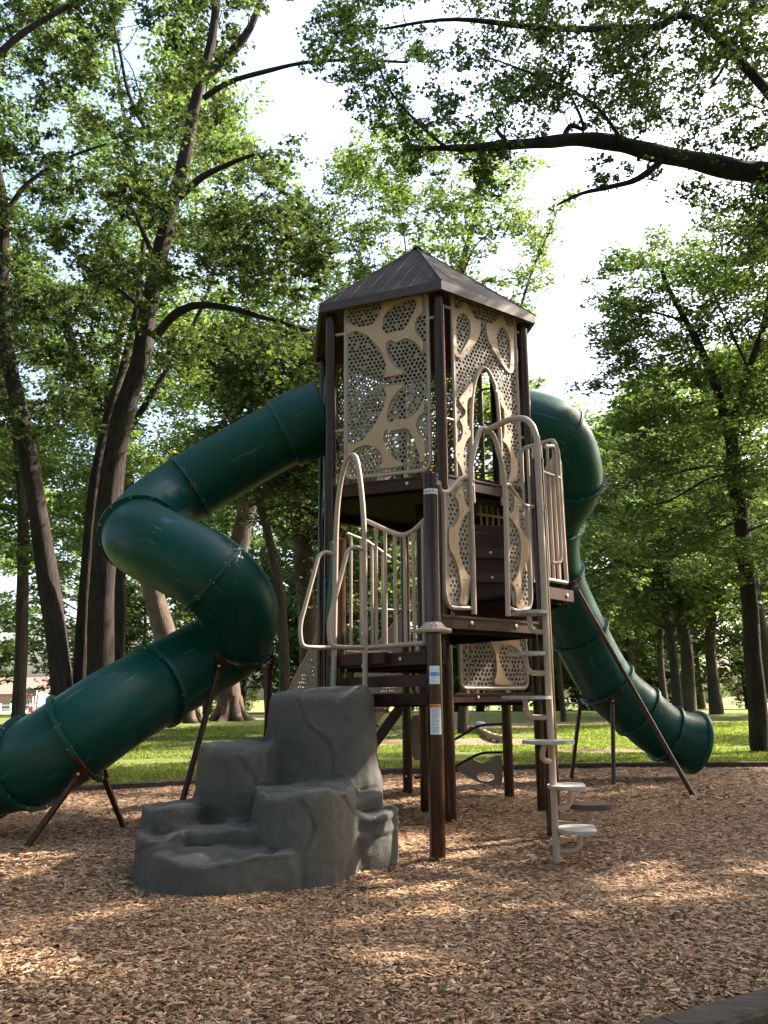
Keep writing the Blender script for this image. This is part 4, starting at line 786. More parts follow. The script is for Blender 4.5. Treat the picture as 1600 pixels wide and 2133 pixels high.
def blades(n, ya, yb, label):
    u = rng.random(n); y = ya+(yb-ya)*u**1.5; x = (rng.random(n)*2-1)*(.47*y+1)
    ok = ~inside(np.stack([x, y], 1), bed_poly)
    for q in PATCH: ok &= ~(inside(np.stack([x, y], 1), q) & (rng.random(len(x)) < .93))
    x, y = x[ok], y[ok]; n = len(x); z = gz(y)-.055; s = .6+.8*rng.random(n)
    den = np.array([mnoise.noise(Vector((a*.35, b*.7, 2))) for a, b in zip(x[::1], y[::1])]); k = den > -.25; x, y, z, s = x[k], y[k], z[k], s[k]; n = len(x)
    H = .042*s*(1+(y-13)*.02); w = .010*(1+(y-13)*.06); yaw = rng.random(n)*6.283; lx, ly = rng.normal(0, .4, n)*H, rng.normal(0, .4, n)*H; V = np.zeros((n, 3, 3))
    V[:, 0] = np.stack([x-np.cos(yaw)*w, y-np.sin(yaw)*w, z], 1); V[:, 1] = np.stack([x+np.cos(yaw)*w, y+np.sin(yaw)*w, z], 1); V[:, 2] = np.stack([x+lx, y+ly, z+H], 1)
    me = mesh_np(V.reshape(-1, 3), np.arange(n*3), np.full(n, 3)); o = link('grass', me, M['grass'], None, 0); return tag(o, label, 'grass', None, 'stuff')
M['grass'] = island_mat('grass_blade', [(0, (.070, .095, .022)), (.5, (.128, .160, .038)), (.9, (.18, .205, .055)), (1, (.28, .25, .10))], .6, (.4, (1.7, 1.9, .7)), 0, .3)
blades(210000, 12.0, 34, 'short mown grass of the lawn behind the playground')

# fallen branch, pale stone, twig heap, small leaf litter
pts = [gnd(955, 1521), gnd(985, 1520), gnd(1005, 1527), gnd(1025, 1538), gnd(1050, 1545)]; pts = [p+np.array([0, 0, .06]) for p in pts]; cc = np.mean(pts, 0)
br = MB().tube([p-np.array([cc[0], cc[1], 0]) for p in catmull(pts, 6)], [.05+.05*(i/24) for i in range(25)], 9, jitter=lambda i, k: 1+.15*math.sin(i*2.1+k)).build('fallen_branch', M['twig'], None, 60); br.location = (cc[0], cc[1], 0); tag(br, 'crooked bare fallen branch lying on the lawn behind the tower posts', 'branch')
p = gnd(1000, 1510); bm = bmesh.new(); bmesh.ops.create_icosphere(bm, subdivisions=2, radius=.20)
for v in bm.verts: v.co = Vector((v.co.x*1.2, v.co.y*.8, v.co.z*.6))*(1+.18*mnoise.noise(v.co*5)); v.co.z = max(v.co.z, -.05)
me = bpy.data.meshes.new('stone'); bm.to_mesh(me); bm.free(); st = link('pale_stone', me, mat('pale_stone', (.42, .40, .38), .9, vary=(.55, .52, .5), scale=6), None, 60); st.location = (p[0], p[1], float(gz(p[1]))+.02); tag(st, 'pale rounded stone on the lawn beyond the fallen branch', 'stone')
rr = random.Random(8); p0 = gnd(815, 1535); m = MB()
for k in range(16):
    a = np.array([rr.uniform(-.75, .6), rr.uniform(-.4, .4), .02]); pts = [a]
    dv = np.array([rr.uniform(-.3, .3), rr.uniform(-.2, .2), rr.uniform(.02, .16)])
    for q in range(5): a = a+dv+np.array([rr.uniform(-.08, .08), rr.uniform(-.06, .06), rr.uniform(-.09, .05)]); a[2] = max(a[2], .01); pts.append(a)
    m.tube(catmull(pts, 3), .009, 5)
tw = m.build('twig_heap', M['bark_dark'], None, 60); tw.location = (p0[0], p0[1], float(gz(p0[1]))-.04); tag(tw, 'loose heap of thin fallen twigs on the lawn left of the posts', 'twigs')

# ------------------------------------------------------------------ far house, fence, hoop, stone
brick = mat('house_brick', (.33, .17, .13), .85, vary=(.42, .23, .17), scale=30); rooff = mat('house_roof', (.30, .17, .13), .85, vary=(.36, .22, .17), scale=8); gabl = mat('house_gable', (.17, .11, .10), .8)
hy = 168.0; hg = float(gz(hy)); k_ = hy*.98/FPX
hx = lambda px: at(px, 1470, hy)[0]
house = empty('brick_house', (hx(30), hy, hg), 'far pale house with brick wall, low reddish roof and dark gable behind the left trees', 'house')
w0, w1, wm = hx(-70), hx(112), hx(80)
MB().abox(w0, wm, hy, hy+8, hg, hg+3.3).build('wall', brick, house, 0); MB().abox(wm+.01, w1, hy-.6, hy+8, hg, hg+3.4).build('garage_wall', M['white'], house, 0)
MB().add([(w0-.4, hy-.5, hg+3.3), (w1+.4, hy-.5, hg+3.41), (w1+.4, hy+8.5, hg+3.41), (w0-.4, hy+8.5, hg+3.3), (w0+2, hy+4, hg+6.6), (w1-3, hy+4, hg+6.6)], [(0, 1, 5, 4), (1, 2, 5), (2, 3, 4, 5), (3, 0, 4), (0, 3, 2, 1)]).build('roof', rooff, house, 0)
g0, g1 = hx(50), hx(81); gm = (g0+g1)/2
gb_ = MB().add([(g0, hy-1.5, hg+3.45), (g1, hy-1.5, hg+3.45), (gm, hy-1.5, hg+4.75), (g0, hy+3, hg+3.45), (g1, hy+3, hg+3.45), (gm, hy+3, hg+4.75)], [(0, 1, 2), (3, 5, 4), (0, 2, 5, 3), (1, 4, 5, 2), (0, 3, 4, 1)]).build('gable', gabl, house, 0)
MB().abox(g0-.15, g1+.15, hy-1.65, hy-1.45, hg+3.2, hg+3.46).build('gable_trim', M['white'], house, 0)
for x in (g0+.05, g1-.2): MB().abox(x, x+.16, hy-1.6, hy-1.44, hg, hg+3.2).build('porch_post', M['white'], house, 0)
wg = mat('window_glass', (.08, .10, .13), .15)
for (a, b, z0, z1) in ((57, 62, 1.0, 2.3), (64, 69, 1.0, 2.3), (20, 26, 1.1, 2.4), (-8, -2, 1.1, 2.4)):
    o = MB().abox(hx(a), hx(b), hy-.07, hy-.02, hg+z0, hg+z1).build('window', M['white'], house, 0); MB().abox(hx(a)+.08, hx(b)-.08, hy-.10, hy-.075, hg+z0+.08, hg+z1-.08).build('pane', wg, o, 0)
MB().abox(hx(86), hx(104), hy-.70, hy-.61, hg, hg+2.5).build('garage_door', mat('garage_door', (.7, .69, .66), .6), house, 0)
MB().abox(hx(82), w1+4, hy-30, hy-.7, hg-.2, hg+.35).build('driveway', mat('driveway', (.55, .53, .5), .9), house, 0)
fy = 120.0; fg = float(gz(fy)); fx = lambda px: at(px, 1470, fy)[0]; fence = empty('rail_fence', (fx(20), fy, fg), 'white two-rail fence in front of the far house', 'fence')
x0, x1 = fx(-80), fx(82)
for z in (.45, .95): MB().abox(x0, x1, fy-.03, fy+.03, fg+z-.09, fg+z+.09).build('rail', M['white'], fence, 0)
n_ = 9
for i in range(n_): x = x0+(x1-x0)*i/(n_-1); MB().abox(x-.08, x+.08, fy+.035, fy+.19, fg-.1, fg+1.2).build('post', M['white'], fence, 0)
bx_ = at(69, 1450, 110)[0]; bgz = float(gz(110)); bh = empty('basketball_hoop', (bx_, 110, bgz), 'small far basketball hoop with dark board and red base near the house', 'basketball hoop')
MB().tube([(bx_, 110, bgz-.1), (bx_, 110, bgz+2.2)], .06, 8).build('pole', M['white'], bh, 50); MB().abox(bx_-.75, bx_+.45, 109.8, 109.86, bgz+2.0, bgz+2.95).build('backboard', gabl, bh, 0)
MB().add([(bx_-.35, 109.6, bgz), (bx_+.3, 109.6, bgz), (bx_+.3, 110.3, bgz), (bx_-.35, 110.3, bgz), (bx_-.2, 109.7, bgz+.75), (bx_+.15, 109.7, bgz+.75), (bx_+.15, 110.1, bgz+.75), (bx_-.2, 110.1, bgz+.75)], [(0, 1, 5, 4), (1, 2, 6, 5), (2, 3, 7, 6), (3, 0, 4, 7), (4, 5, 6, 7)]).build('base', mat('red_base', (.6, .05, .05), .5), bh, 0)
MB().tube([(bx_-.15+.25*math.cos(t), 109.5+.25*math.sin(t), bgz+2.2) for t in [2*math.pi*k/14 for k in range(14)]], .02, 6, closed=True).build('rim', mat('rim_red', (.6, .1, .03), .5), bh, 0)
p = gnd(77, 1482); st2 = st.copy(); st2.data = st.data; COL.objects.link(st2); st2.location = (p[0], p[1], float(gz(p[1]))+.15); st2.scale = (2.2, 2.2, 2.2); tag(st2, 'small boulder on the sunny lawn below the far house', 'stone')
# ------------------------------------------------------------------ trees
LEAF_MAPLE = np.array([(0, 0), (.16, .02), (.46, .10), (.30, .34), (.54, .58), (.24, .62), (0, 1.05), (-.24, .62), (-.54, .58), (-.30, .34), (-.46, .10), (-.16, .02)])
LEAF_STAR = np.array([(0, 0), (.44, .08), (.27, .36), (.54, .60), (0, 1.05), (-.54, .60), (-.27, .36), (-.44, .08)])
LEAF_OVAL = np.array([(0, 0), (.27, .38), (.20, .72), (0, 1), (-.20, .72), (-.27, .38)])
LEAF_QUAD = np.array([(0, 0), (.36, .48), (0, 1), (-.36, .48)])
LEAF_LOBE = np.array([(0, 0), (.56, .34), (.24, .52), (0, 1.08), (-.24, .52), (-.56, .34)])
def leaves(cen, size, shape, rng, tilt=.55, droop=.25):
    n = len(cen); k = len(shape); yaw = rng.random(n)*2*math.pi; sz = size*(.45+.95*rng.random(n)**.8)
    nx_, ny_ = rng.normal(0, tilt, n), rng.normal(0, tilt, n); nn = np.stack([nx_, ny_, np.ones(n)], 1); nn /= np.linalg.norm(nn, axis=1)[:, None]
    d = np.stack([np.cos(yaw), np.sin(yaw), -droop*np.ones(n)], 1); d -= nn*np.sum(d*nn, 1)[:, None]; d /= np.linalg.norm(d, axis=1)[:, None]; s = np.cross(d, nn)
    V = cen[:, None, :]+(d[:, None, :]*(shape[None, :, 1, None]-.45)+s[:, None, :]*shape[None, :, 0, None])*sz[:, None, None]
    V += nn[:, None, :]*(np.abs(shape[None, :, 0, None])*.28*sz[:, None, None])
    return mesh_np(V.reshape(-1, 3), np.arange(n*k), np.full(n, k))
def clump_pts(c, rad, n, rng, flat=.7, sprays=None):
    K = sprays or max(3, int(n/14)); u = rng.normal(size=(K, 3)); u /= np.linalg.norm(u, axis=1)[:, None]; sc = c+u*(rad*rng.random(K)[:, None]**.45)*np.array([1, 1, flat])
    who = rng.integers(0, K, n); off = rng.normal(size=(n, 3))*np.array([.20, .20, .075])*rad; return sc[who]+off, sc
def limb(mb, pts, r0, r1, sub=5, segs=9, pw=1.0):
    P = catmull(pts, sub); n = len(P); sd_ = random.Random(int(abs(P[0][0]*1000)) % 9973); ph = [sd_.random()*6 for _ in range(segs)]
    mb.tube(P, [r0+(r1-r0)*(i/(n-1))**pw for i in range(n)], segs, caps=False, jitter=lambda i, k: 1+.07*math.sin(i*.9+ph[k])+.05*math.sin(k*2.0+i*.35)); return P
def nearest(pool, c):
    A_ = np.array(pool); d = np.linalg.norm(A_-c, axis=1)+np.maximum(0, A_[:, 2]-c[2])*1.2; i = int(np.argmin(d)); return A_[i]
def tree(name, label, base, trunks, clumps, leafmat, bark, leaf, shape, rng, per=150, flat=.7, tilt=.55, twigr=.018, group=None, cat='tree'):
    """trunks: list of (points, r0, r1, main); clumps: list of (centre, radius)"""
    base = np.asarray(base, float); root = empty(name, tuple(base), label, cat, group); pool = []
    tm, bm_ = MB(), MB()
    for pts, r0, r1, main in trunks:
        P = limb(tm if main else bm_, pts, r0, r1, segs=14 if main else 8); pool += P
    cen = []; P0 = np.array(pool); C0 = [np.asarray(c, float) for c, r in clumps]
    order = np.argsort([np.min(np.linalg.norm(P0-c, axis=1)) for c in C0])
    for i_ in order:                                       # nearer clumps first, later ones grow from their twigs
        c, rad = C0[i_], clumps[i_][1]; a = nearest(pool, c); L = np.linalg.norm(c-a)
        if .2 < L < 4.0:
            mid = (a*.6+c*.4)+np.array([rng.normal()*.13*L, rng.normal()*.13*L, -.05*L+rng.normal()*.10*L]); m2 = (a*.25+c*.75)+np.array([rng.normal()*.08*L, rng.normal()*.08*L, .05*L]); P = catmull([a, mid, m2, c], 4)
            r = min(.05, twigr*(.45+.25*L)); bm_.tube(P, [r*(1-.7*i/(len(P)-1)) for i in range(len(P))], 4, caps=False); pool += P[3::3]
        q, sc = clump_pts(c, rad, int(per*(rad/.6)**1.6), rng, flat); cen.append(q)
        for s in sc[:5]: bm_.tube([c, (c+s)/2+np.array([0, 0, .05*rad]), s], [.007+.003*rad, .005, .003], 3, caps=False)
    tm.build('trunk', M[bark], root, 60)
    if bm_.v: bm_.build('branches', M[bark], root, 60)
    cen = np.concatenate(cen); me = leaves(cen, leaf, LEAVES[shape], rng, tilt); link('crown', me, M[leafmat], root, 0); return root
LEAVES = {'maple': LEAF_MAPLE, 'star': LEAF_STAR, 'lobe': LEAF_LOBE, 'oval': LEAF_OVAL, 'quad': LEAF_QUAD}
def scatter(rng, poly, n, y0, y1, r0, r1, gaps=(), mind=0.0):
    """clump centres spread through the space seen inside a photo region, at distances y0..y1"""
    P = np.asarray(poly, float); lo, hi = P.min(0), P.max(0); out = []; tries = 0
    while len(out) < n and tries < n*60:
        tries += 1; q = lo+(hi-lo)*rng.random(2)
        if not inside([q], poly)[0] or any(inside([q], g)[0] for g in gaps): continue
        Y = y0+(y1-y0)*rng.random(); out.append((at(q[0], q[1], Y), r0+(r1-r0)*rng.random()))
    return out
rng = np.random.default_rng(21)
SKY1 = [(640, 150), (770, 130), (760, 250), (740, 330), (720, 470), (650, 420), (640, 330), (610, 230)]; SKY2 = [(1120, 340), (1180, 440), (1340, 380), (1440, 400), (1420, 470), (1300, 520), (1230, 560), (1200, 640), (1200, 840), (1100, 860), (1060, 700), (1150, 560), (1100, 450)]
SKY3 = [(500, 80), (620, 0), (780, 0), (760, 60), (600, 120)]; SKY4 = [(200, 90), (330, 40), (360, 130), (290, 190), (220, 150)]
# big maple with three stems at the left
Y0 = 17.0; gb0 = ground_at(172, Y0)
def pp(L, Y, dY=0.0): return [at(x, y, Y+dY*(1-i/(len(L)-1))*0+dY*(i/(len(L)-1))) for i, (x, y) in enumerate(L)]
s3 = [gb0+np.array([.15, 0, -.2])]+pp([(205, 1480), (214, 1200), (235, 980), (262, 850), (292, 750), (310, 640), (345, 480), (385, 330), (410, 200), (440, 90), (458, -60)], Y0, -1.8)
s2 = [gb0+np.array([.0, .1, -.2])]+pp([(165, 1480), (182, 1180), (200, 1000), (226, 870), (255, 770), (285, 640), (300, 500)], Y0+.3, .6)
s1 = [gb0+np.array([-.2, 0, -.2])]+pp([(132, 1470), (106, 1250), (76, 1050), (46, 880), (16, 740), (4, 600), (8, 450), (-5, 360), (-30, 200)], Y0-.1, -.8)
br_ = [(pp([(322, 705), (365, 655), (410, 636), (480, 642), (560, 665), (655, 692)], 16.0, -1.4), .10, .035, False), (pp([(372, 412), (420, 370), (480, 340), (530, 322)], 15.6, -.4), .085, .03, False), (pp([(424, 205), (480, 170), (560, 147), (640, 130), (740, 125), (850, 130)], 15.2, -.8), .06, .02, False),
       (pp([(433, 155), (480, 110), (520, 60), (550, -20)], 15.3, -.3), .12, .06, False), (pp([(298, 645), (240, 597), (180, 555), (100, 478)], 16.4, .5), .05, .02, False), (pp([(318, 530), (285, 452), (268, 425)], 16.2, .3), .06, .03, False), (pp([(310, 282), (270, 200), (250, 110), (235, 40)], 16.0, .2), .05, .02, False),
       (pp([(0, 110), (60, 60), (130, 20), (180, -10)], 14.5, 0), .07, .04, False), (pp([(8, 450), (60, 380), (140, 330), (220, 300)], 16.5, 0), .06, .02, False)]
cl = scatter(rng, [(-120, -160), (720, -160), (560, 60), (470, 180), (520, 300), (640, 300), (650, 440), (690, 470), (690, 760), (620, 760), (420, 800), (260, 740), (150, 900), (-120, 930)], 430, 14.2, 19.0, .30, .58, [SKY1, SKY3, SKY4, [(330, 640), (400, 612), (500, 618), (670, 660), (670, 720), (560, 690), (470, 665), (400, 665), (340, 730)]])
cl += scatter(rng, [(420, 440), (690, 420), (690, 600), (560, 600), (420, 580)], 36, 13.8, 15.8, .3, .5)
cl += scatter(rng, [(-500, -500), (600, -500), (500, -170), (-500, -170)], 60, 12, 20, .6, 1.0)
tree('maple_tree', 'large three-stemmed maple leaning right, nearest tree on the left', gb0, [(s3, .285, .075, True), (s2, .18, .05, True), (s1, .235, .085, True)]+br_, cl, 'leaf', 'bark_dark', .092, 'lobe', rng, per=195)
# thin tree at the far left edge
g0_ = ground_at(36, 23); cl = scatter(rng, [(-200, 500), (180, 560), (200, 1100), (60, 1180), (-200, 1150)], 80, 21, 26, .5, .9)
tree('maple_tree', 'thin straight-trunked tree at the left edge of the view', g0_, [([g0_-np.array([0, 0, .2])]+pp([(38, 1480), (46, 1300), (48, 1100), (42, 980), (30, 890), (8, 800), (0, 640)], 23), .19, .07, True)], cl, 'leaf_light', 'bark', .13, 'lobe', rng, per=150)
# tall lighter trees filling in behind the big maple
g0_ = ground_at(235, 30); cl = scatter(rng, [(-160, -120), (560, -120), (420, 60), (560, 320), (640, 420), (640, 900), (400, 960), (200, 1000), (-160, 960)], 165, 26, 33, .8, 1.4, [SKY1, SKY3, SKY4, [(180, 700), (300, 640), (290, 760), (200, 780)]])
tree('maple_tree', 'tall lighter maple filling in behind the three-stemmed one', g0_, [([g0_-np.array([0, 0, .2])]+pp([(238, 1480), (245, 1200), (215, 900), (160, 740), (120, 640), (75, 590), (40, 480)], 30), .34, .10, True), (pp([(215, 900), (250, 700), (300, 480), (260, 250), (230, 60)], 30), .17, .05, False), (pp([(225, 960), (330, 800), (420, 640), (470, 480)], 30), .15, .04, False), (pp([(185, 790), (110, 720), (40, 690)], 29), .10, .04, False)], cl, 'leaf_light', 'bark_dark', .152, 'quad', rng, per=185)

# overhanging limb from the tree standing outside the frame on the right
tb = np.array([10.2, 13.6, 0.0]); lim = pp([(1640, 382), (1540, 355), (1450, 335), (1350, 316), (1280, 298), (1200, 290), (1130, 297), (1050, 303), (980, 308), (930, 308), (860, 310)], 13.4, -.8)
trk = [tb-np.array([0, 0, .2]), tb+np.array([.1, 0, 2.0]), tb+np.array([.0, 0, 4.5]), tb+np.array([-.2, 0, 7.0]), tb+np.array([-.5, -.3, 11.0])]
br_ = [([trk[2]+np.array([0, 0, 1.6]), (trk[2]+lim[0])/2+np.array([0, 0, 1.3])]+lim, .23, .035, False), (pp([(1378, 335), (1330, 372), (1270, 390), (1215, 402), (1160, 427)], 13.0), .065, .02, False), (pp([(1205, 290), (1178, 282), (1190, 262), (1215, 268), (1208, 240), (1190, 200)], 13.0), .06, .02, False), (pp([(1060, 300), (1035, 270), (1048, 258)], 12.8), .045, .02, False),
       (pp([(1640, -80), (1560, 20), (1530, 90), (1510, 135), (1478, 185)], 13.5), .06, .02, False), (pp([(930, 308), (880, 265), (820, 200), (780, 120)], 12.6, -.2), .035, .012, False), ([trk[3], at(1500, 80, 13.5), at(1350, 60, 13.3), at(1150, 60, 13), at(950, 40, 12.8), at(800, 60, 12.6)], .10, .02, False), (pp([(1300, 300), (1240, 220), (1150, 170), (1020, 120)], 12.9), .04, .012, False)]
cl = scatter(rng, [(660, -120), (1720, -120), (1720, 330), (1500, 330), (1380, 300), (1250, 275), (1100, 290), (1010, 285), (880, 320), (790, 300), (720, 220), (640, 130)], 470, 11.6, 15.4, .24, .48, [[(770, -10), (930, -10), (1040, 40), (950, 110), (880, 70), (790, 80)], [(830, 150), (900, 130), (960, 160), (940, 190), (850, 190)], [(1180, 120), (1230, 110), (1260, 160), (1200, 190)], [(1460, 170), (1500, 150), (1520, 230), (1480, 260)], [(1020, 130), (1070, 110), (1090, 150)], [(1370, 60), (1420, 50), (1420, 100), (1380, 110)]])
cl += scatter(rng, [(960, 310), (1060, 310), (1060, 380), (960, 400)], 12, 12.2, 13.4, .2, .3); cl += scatter(rng, [(1230, 320), (1340, 330), (1430, 350), (1340, 385), (1250, 400)], 12, 12.6, 13.6, .14, .24); cl += scatter(rng, [(1400, 390), (1700, 400), (1700, 560), (1560, 560), (1460, 450)], 30, 12.5, 15.5, .3, .5); cl += scatter(rng, [(850, 300), (1010, 320), (1000, 380), (860, 370)], 9, 12.2, 13.4, .2, .3)
for k in range(70): cl.append((np.array([rng.uniform(5.0, 17), rng.uniform(6.0, 19), rng.uniform(10.5, 16)]), rng.uniform(.7, 1.1)))
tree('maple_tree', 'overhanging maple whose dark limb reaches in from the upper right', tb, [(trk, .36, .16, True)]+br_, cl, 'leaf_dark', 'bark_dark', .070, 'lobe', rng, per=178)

# slender layered tree at the right edge
gr = ground_at(1590, 19.2)
t_ = [gr-np.array([0, 0, .2])]+pp([(1584, 1555), (1572, 1400), (1560, 1250), (1546, 1100), (1531, 1000), (1521, 900), (1500, 830)], 19.2, -.2); f1 = pp([(1521, 900), (1490, 800), (1456, 720), (1430, 670), (1392, 600), (1372, 540)], 19.0, -.5); f2_ = pp([(1523, 905), (1545, 830), (1560, 770), (1590, 680), (1610, 560)], 19.2, .3)
br_ = [(f1, .12, .04, True), (f2_, .13, .05, True)]+[(pp(L, 19), .035, .012, False) for L in ([(1524, 968), (1450, 975), (1360, 1000), (1280, 1020)], [(1526, 985), (1470, 1000), (1400, 1040), (1330, 1060)], [(1500, 830), (1420, 850), (1340, 880)], [(1545, 1110), (1600, 1090), (1660, 1080)], [(1540, 1080), (1470, 1120), (1400, 1150)], [(1456, 720), (1390, 740), (1310, 760)], [(1430, 670), (1360, 650), (1290, 640), (1235, 600)], [(1560, 770), (1500, 640), (1470, 560)])]
cl = scatter(rng, [(1375, 480), (1450, 520), (1600, 440), (1720, 480), (1720, 1250), (1560, 1240), (1420, 1190), (1290, 1150), (1250, 1080), (1235, 990), (1270, 900), (1230, 800), (1270, 760), (1240, 690), (1300, 640), (1260, 590), (1290, 540)], 300, 16.8, 22.5, .40, .75)+scatter(rng, [(1240, 560), (1330, 500), (1380, 620), (1300, 760), (1240, 720)], 26, 17.5, 21, .35, .6)+scatter(rng, [(1330, 480), (1600, 430), (1700, 500), (1700, 800), (1480, 820), (1300, 640)], 60, 18, 23, .45, .8)
for k in range(40): cl.append((np.array([rng.uniform(9, 17), rng.uniform(15, 23), rng.uniform(6, 13)]), rng.uniform(.7, 1.0)))
tree('beech_tree', 'slender tree with flat layered sprays at the right edge of the view', gr, [(t_, .215, .13, True)]+br_, cl, 'leaf_mid', 'bark_dark', .092, 'quad', rng, per=205, flat=.32, tilt=.40)

# light open tree right behind the tower roof
gc = ground_at(905, 30); t_ = [gc-np.array([0, 0, .2])]+pp([(905, 1480), (912, 1100), (925, 800), (945, 640), (965, 545), (985, 470), (1000, 400)], 28)
br_ = [(pp(L, 27.5), .055, .008, False) for L in ([(740, 640), (752, 565), (740, 520), (700, 460)], [(950, 620), (985, 520), (1040, 470), (1060, 440)], [(1085, 640), (1110, 560), (1150, 470), (1160, 440)], [(925, 800), (860, 620), (840, 480), (820, 400)], [(930, 760), (1040, 680), (1090, 640)], [(912, 900), (780, 740), (740, 640)])]
cl = scatter(rng, [(690, 330), (760, 260), (1010, 280), (1080, 330), (1210, 420), (1150, 560), (1120, 700), (1060, 720), (930, 640), (700, 700), (660, 560)], 150, 25, 31, .45, .90, [SKY2])+[(at(x, y, 27.4), .5) for x, y in ((700, 455), (742, 520), (752, 570), (1060, 440), (1040, 470), (1160, 440), (1150, 475), (1125, 530), (820, 400), (840, 480), (1090, 640), (1000, 400), (985, 470))] + scatter(rng, [(1100, 740), (1160, 740), (1160, 820), (1100, 860)], 3, 26, 28, .35, .5)
tree('locust_tree', 'light green open-crowned tree rising behind the tower roof', gc, [(t_, .30, .06, True)]+br_, cl, 'leaf_light', 'bark', .122, 'lobe', rng, per=125)

# trees on the lawn behind the left slide
for (lab, px, Y, path, r0, r1, pol, n, lm, bk, gp) in (
    ('leaning pale trunk seen between the two bends of the left slide', 388, 38, [(384, 1490), (350, 1350), (318, 1230), (292, 1140), (262, 1000), (240, 850)], .58, .30, [(100, 600), (420, 620), (420, 1000), (330, 1150), (230, 1180), (100, 1100)], 52, 'leaf_light', 'bark_red', None),
    ('stout flared trunk standing on the sunny lawn under the left slide', 480, 40, [(478, 1480), (474, 1400), (480, 1250), (505, 1100), (520, 1010), (494, 880), (430, 770), (400, 690)], .62, .26, [(330, 640), (640, 680), (660, 1000), (560, 1060), (400, 1000), (320, 860)], 60, 'leaf_light', 'bark_red', None),
    ('slim dark trunk between the left slide and the tower', 596, 26, [(596, 1480), (590, 1330), (582, 1230), (560, 1120), (538, 1030), (520, 900), (530, 760)], .19, .09, [(470, 700), (680, 720), (690, 1010), (560, 1050), (470, 940)], 42, 'leaf', 'bark', None),
    ('thick sunlit trunk right behind the left tower post', 650, 31, [(650, 1480), (642, 1300), (634, 1180), (624, 1080), (610, 960), (600, 800)], .42, .28, [(540, 760), (900, 760), (900, 1180), (700, 1250), (560, 1140)], 58, 'leaf', 'bark_red', None)):
    g_ = ground_at(px, Y); t_ = [g_-np.array([0, 0, .3]), g_+np.array([0, 0, .25])]+pp(path, Y)[1:]
    fl = [(g_+np.array([math.cos(q)*r0*2.0, math.sin(q)*r0*2.0, -.25]), g_+np.array([math.cos(q)*r0*1.0, math.sin(q)*r0*1.0, .12]), g_+np.array([math.cos(q)*r0*.45, math.sin(q)*r0*.45, 1.0])) for q in np.linspace(0, 5.4, 7)]
    tree('lawn_tree', lab, g_, [(t_, r0, r1, True)]+[(list(q), r0*.32, r0*.4, True) for q in fl], scatter(rng, pol, n, Y-3, Y+4, .9, 1.6), lm, bk, .185, 'quad', rng, per=140)

# background belt: generic trees sharing a few crowns
def generic(seed, H, leafmat, cr=4.2, low=2.0, n=70, leaf=.25, per=200, r0=.8, r1=.7):
    rg = np.random.default_rng(seed); me_t, me_b = MB(), MB(); lean = rg.normal(0, .3, 2)
    tp = [np.array([0, 0, -.4]), np.array([.05, 0, .3])]+[np.array([lean[0]*t+rg.normal()*.12, lean[1]*t+rg.normal()*.12, H*.82*t]) for t in (.25, .5, .75, 1)]
    pool = limb(me_t, tp, .36, .08, segs=10); cen = []
    for k in range(n):
        t = rg.random(); z = low+(H-low)*t; rad = cr*(math.sin(math.pi*min(1, .12+.86*t))**.7)*(.35+.65*rg.random()**.5); a = rg.random()*6.283; c = np.array([math.cos(a)*rad, math.sin(a)*rad, z+rg.normal()*.3]); r = r0+r1*rg.random()
        p = nearest(pool[6:], c-np.array([0, 0, 1.2])); me_b.tube(catmull([p, (p+c)/2+np.array([0, 0, -.1]), c], 3), [.05, .04, .035, .03, .025, .02, .015], 4, caps=False)
        q, _s = clump_pts(c, r, int(per*(r/1.1)**1.6), rg, .7); cen.append(q)
    a = bpy.data.meshes.new('t'); a.from_pydata(me_t.v, [], me_t.f); b = bpy.data.meshes.new('b'); b.from_pydata(me_b.v, [], me_b.f)
    for q in (a, b): q.materials.append(M['bark']); q.shade_smooth()
    l_ = leaves(np.concatenate(cen), leaf, LEAF_QUAD, rg, .6); l_.materials.append(M[leafmat]); return a, b, l_
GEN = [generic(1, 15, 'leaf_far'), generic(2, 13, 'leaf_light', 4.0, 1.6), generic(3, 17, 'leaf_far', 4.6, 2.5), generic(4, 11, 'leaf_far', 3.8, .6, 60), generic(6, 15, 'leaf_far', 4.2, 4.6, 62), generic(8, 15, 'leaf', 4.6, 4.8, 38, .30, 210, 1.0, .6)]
def plant(kind, x, y, s, rot, name, label, cat='tree', group=None, trunk_r=1.0):
    g_ = float(gz(min(y, 175))); root = empty(name, (x, y, g_-.05), label, cat, group); root.rotation_euler = (0, 0, rot); root.scale = (s, s, s)
    for nm, me in zip(('trunk', 'branches', 'crown'), GEN[kind]):
        o = bpy.data.objects.new(nm, me); COL.objects.link(o); o.parent = root
        if nm == 'trunk': o.scale = (trunk_r, trunk_r, 1)
    return root
px_x = lambda px, Y: at(px, 1470, Y)[0]
rb = random.Random(77)
# trunks that can be told apart on the right lawn
for lab, px, Y, kind, s, tr in (('dark flared trunk, rightmost of the far row beside the right slide', 1490, 44, 4, 1.15, .95), ('pale thick trunk in the middle of the far row beside the right slide', 1436, 47, 4, 1.25, 1.05), ('dark trunk second from the left in the far row beside the right slide', 1412, 42, 4, 1.1, .75), ('slim trunk at the left end of the far row beside the right slide', 1384, 50, 4, 1.1, .65),
    ('slim trunk seen just right of the low perforated panel', 1172, 36, 4, .9, .45), ('thin trunk standing on the lawn behind the fallen branch', 964, 27, 4, .85, .62), ('far tree at the right edge behind the slender tree', 1620, 38, 2, 1.0, 1.0), ('far tree filling the gap left of the slender tree', 1330, 56, 2, 1.15, 1.0)):
    plant(kind, px_x(px, Y), Y, s, rb.random()*6, 'park_tree', lab, trunk_r=tr)
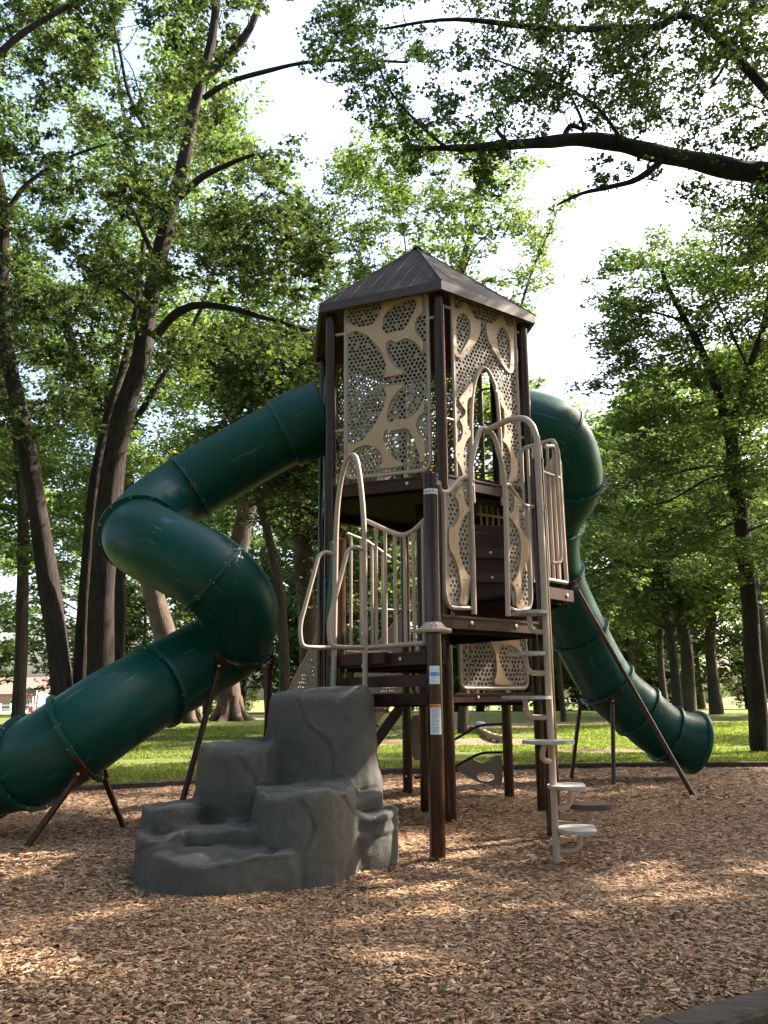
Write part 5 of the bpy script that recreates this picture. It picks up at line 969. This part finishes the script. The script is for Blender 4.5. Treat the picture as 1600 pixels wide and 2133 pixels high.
# belt
belt = []
for px, Y, kind, s in ((-60, 34, 0, .9), (165, 60, 1, 1.0), (235, 58, 1, .62), (300, 52, 3, .8), (430, 60, 0, 1.05), (560, 50, 2, .95), (660, 58, 3, 1.0), (740, 46, 0, .95), (830, 60, 2, 1.1), (900, 52, 3, .9), (1000, 62, 3, 1.1), (1080, 54, 0, .95), (1160, 66, 3, 1.15), (1240, 58, 3, 1.1), (1300, 68, 0, 1.1), (1380, 64, 3, 1.15), (1460, 70, 2, 1.2), (1620, 66, 0, 1.1), (-140, 50, 2, 1.0), (500, 72, 2, 1.2), (700, 74, 1, 1.2), (950, 76, 2, 1.3), (1120, 78, 1, 1.3), (1560, 45, 1, .9), (620, 42, 1, .75), (800, 38, 2, .7)):
    Yn = max(Y, 54+(px*7 % 11)); belt.append((px, Yn, kind, s*(Yn/Y)**.8))
ORD = ['first', 'second', 'third', 'fourth', 'fifth', 'sixth', 'seventh', 'eighth', 'ninth', 'tenth', 'eleventh', 'twelfth', 'thirteenth', 'fourteenth', 'fifteenth', 'sixteenth', 'seventeenth', 'eighteenth', 'nineteenth', 'twentieth'] + ['twenty-'+q for q in ('first', 'second', 'third', 'fourth', 'fifth', 'sixth', 'seventh', 'eighth', 'ninth')]
def where(px):
    for lim_, w in ((60, 'at the left edge of the view'), (250, 'behind the three-stemmed maple'), (450, 'behind the bends of the left slide'), (660, 'between left slide and tower'), (1130, 'behind the tower'), (1300, 'behind the right slide'), (9999, 'behind the far trunks at right')):
        if px < lim_: return w
for i_, (px, Y, kind, s) in enumerate(sorted(belt)):
    plant(kind, px_x(px, Y), Y, s, rb.random()*6, 'park_tree', '%s belt tree from the left, %s' % (ORD[i_], where(px)), group='trees of the green belt behind the lawn', trunk_r=.9)
# trees outside the frame that shade the playground (the park goes on around the viewer)
for x, y, kind, s in ((13, 4, 5, 1.05), (19, 12, 0, 1.0), (23, 20, 2, 1.1), (10.8, 7.8, 5, .95), (15.65, 9.7, 5, .95), (26, 6, 2, 1.0), (9, -4, 4, 1.0), (-9.5, 4, 4, 1.0), (-12, 11, 2, 1.0), (-16, 18, 0, 1.0), (-6, -5, 4, 1.0), (1.5, -7, 4, 1.05), (27, 30, 2, .9), (25, 44, 0, .9), (16, -9, 2, 1.0), (-15, -8, 2, 1.0), (-3, -14, 0, 1.0), (7, -15, 2, 1.1), (-20, 4, 0, 1.0), (24, -4, 0, 1.0), (32, 14, 0, 1.1)):
    plant(kind, x, y, s, (x*1.7+y*2.3) % 6.28, 'park_tree', 'leafy park tree standing outside the view around the playground', group='park trees around the playground')
# shrubs at the foot of the belt
n_s = 0
for k in range(26):
    px = -120+k*70; Y = rb.uniform(58, 80)
    if -40 < px < 190: continue
    plant(3, px_x(px, Y), Y, rb.uniform(.28, .42), rb.random()*6, 'shrub', '%s low shrub from the left, %s' % (ORD[n_s], where(px)), 'shrub', 'shrubs along the back of the lawn')
    n_s += 1
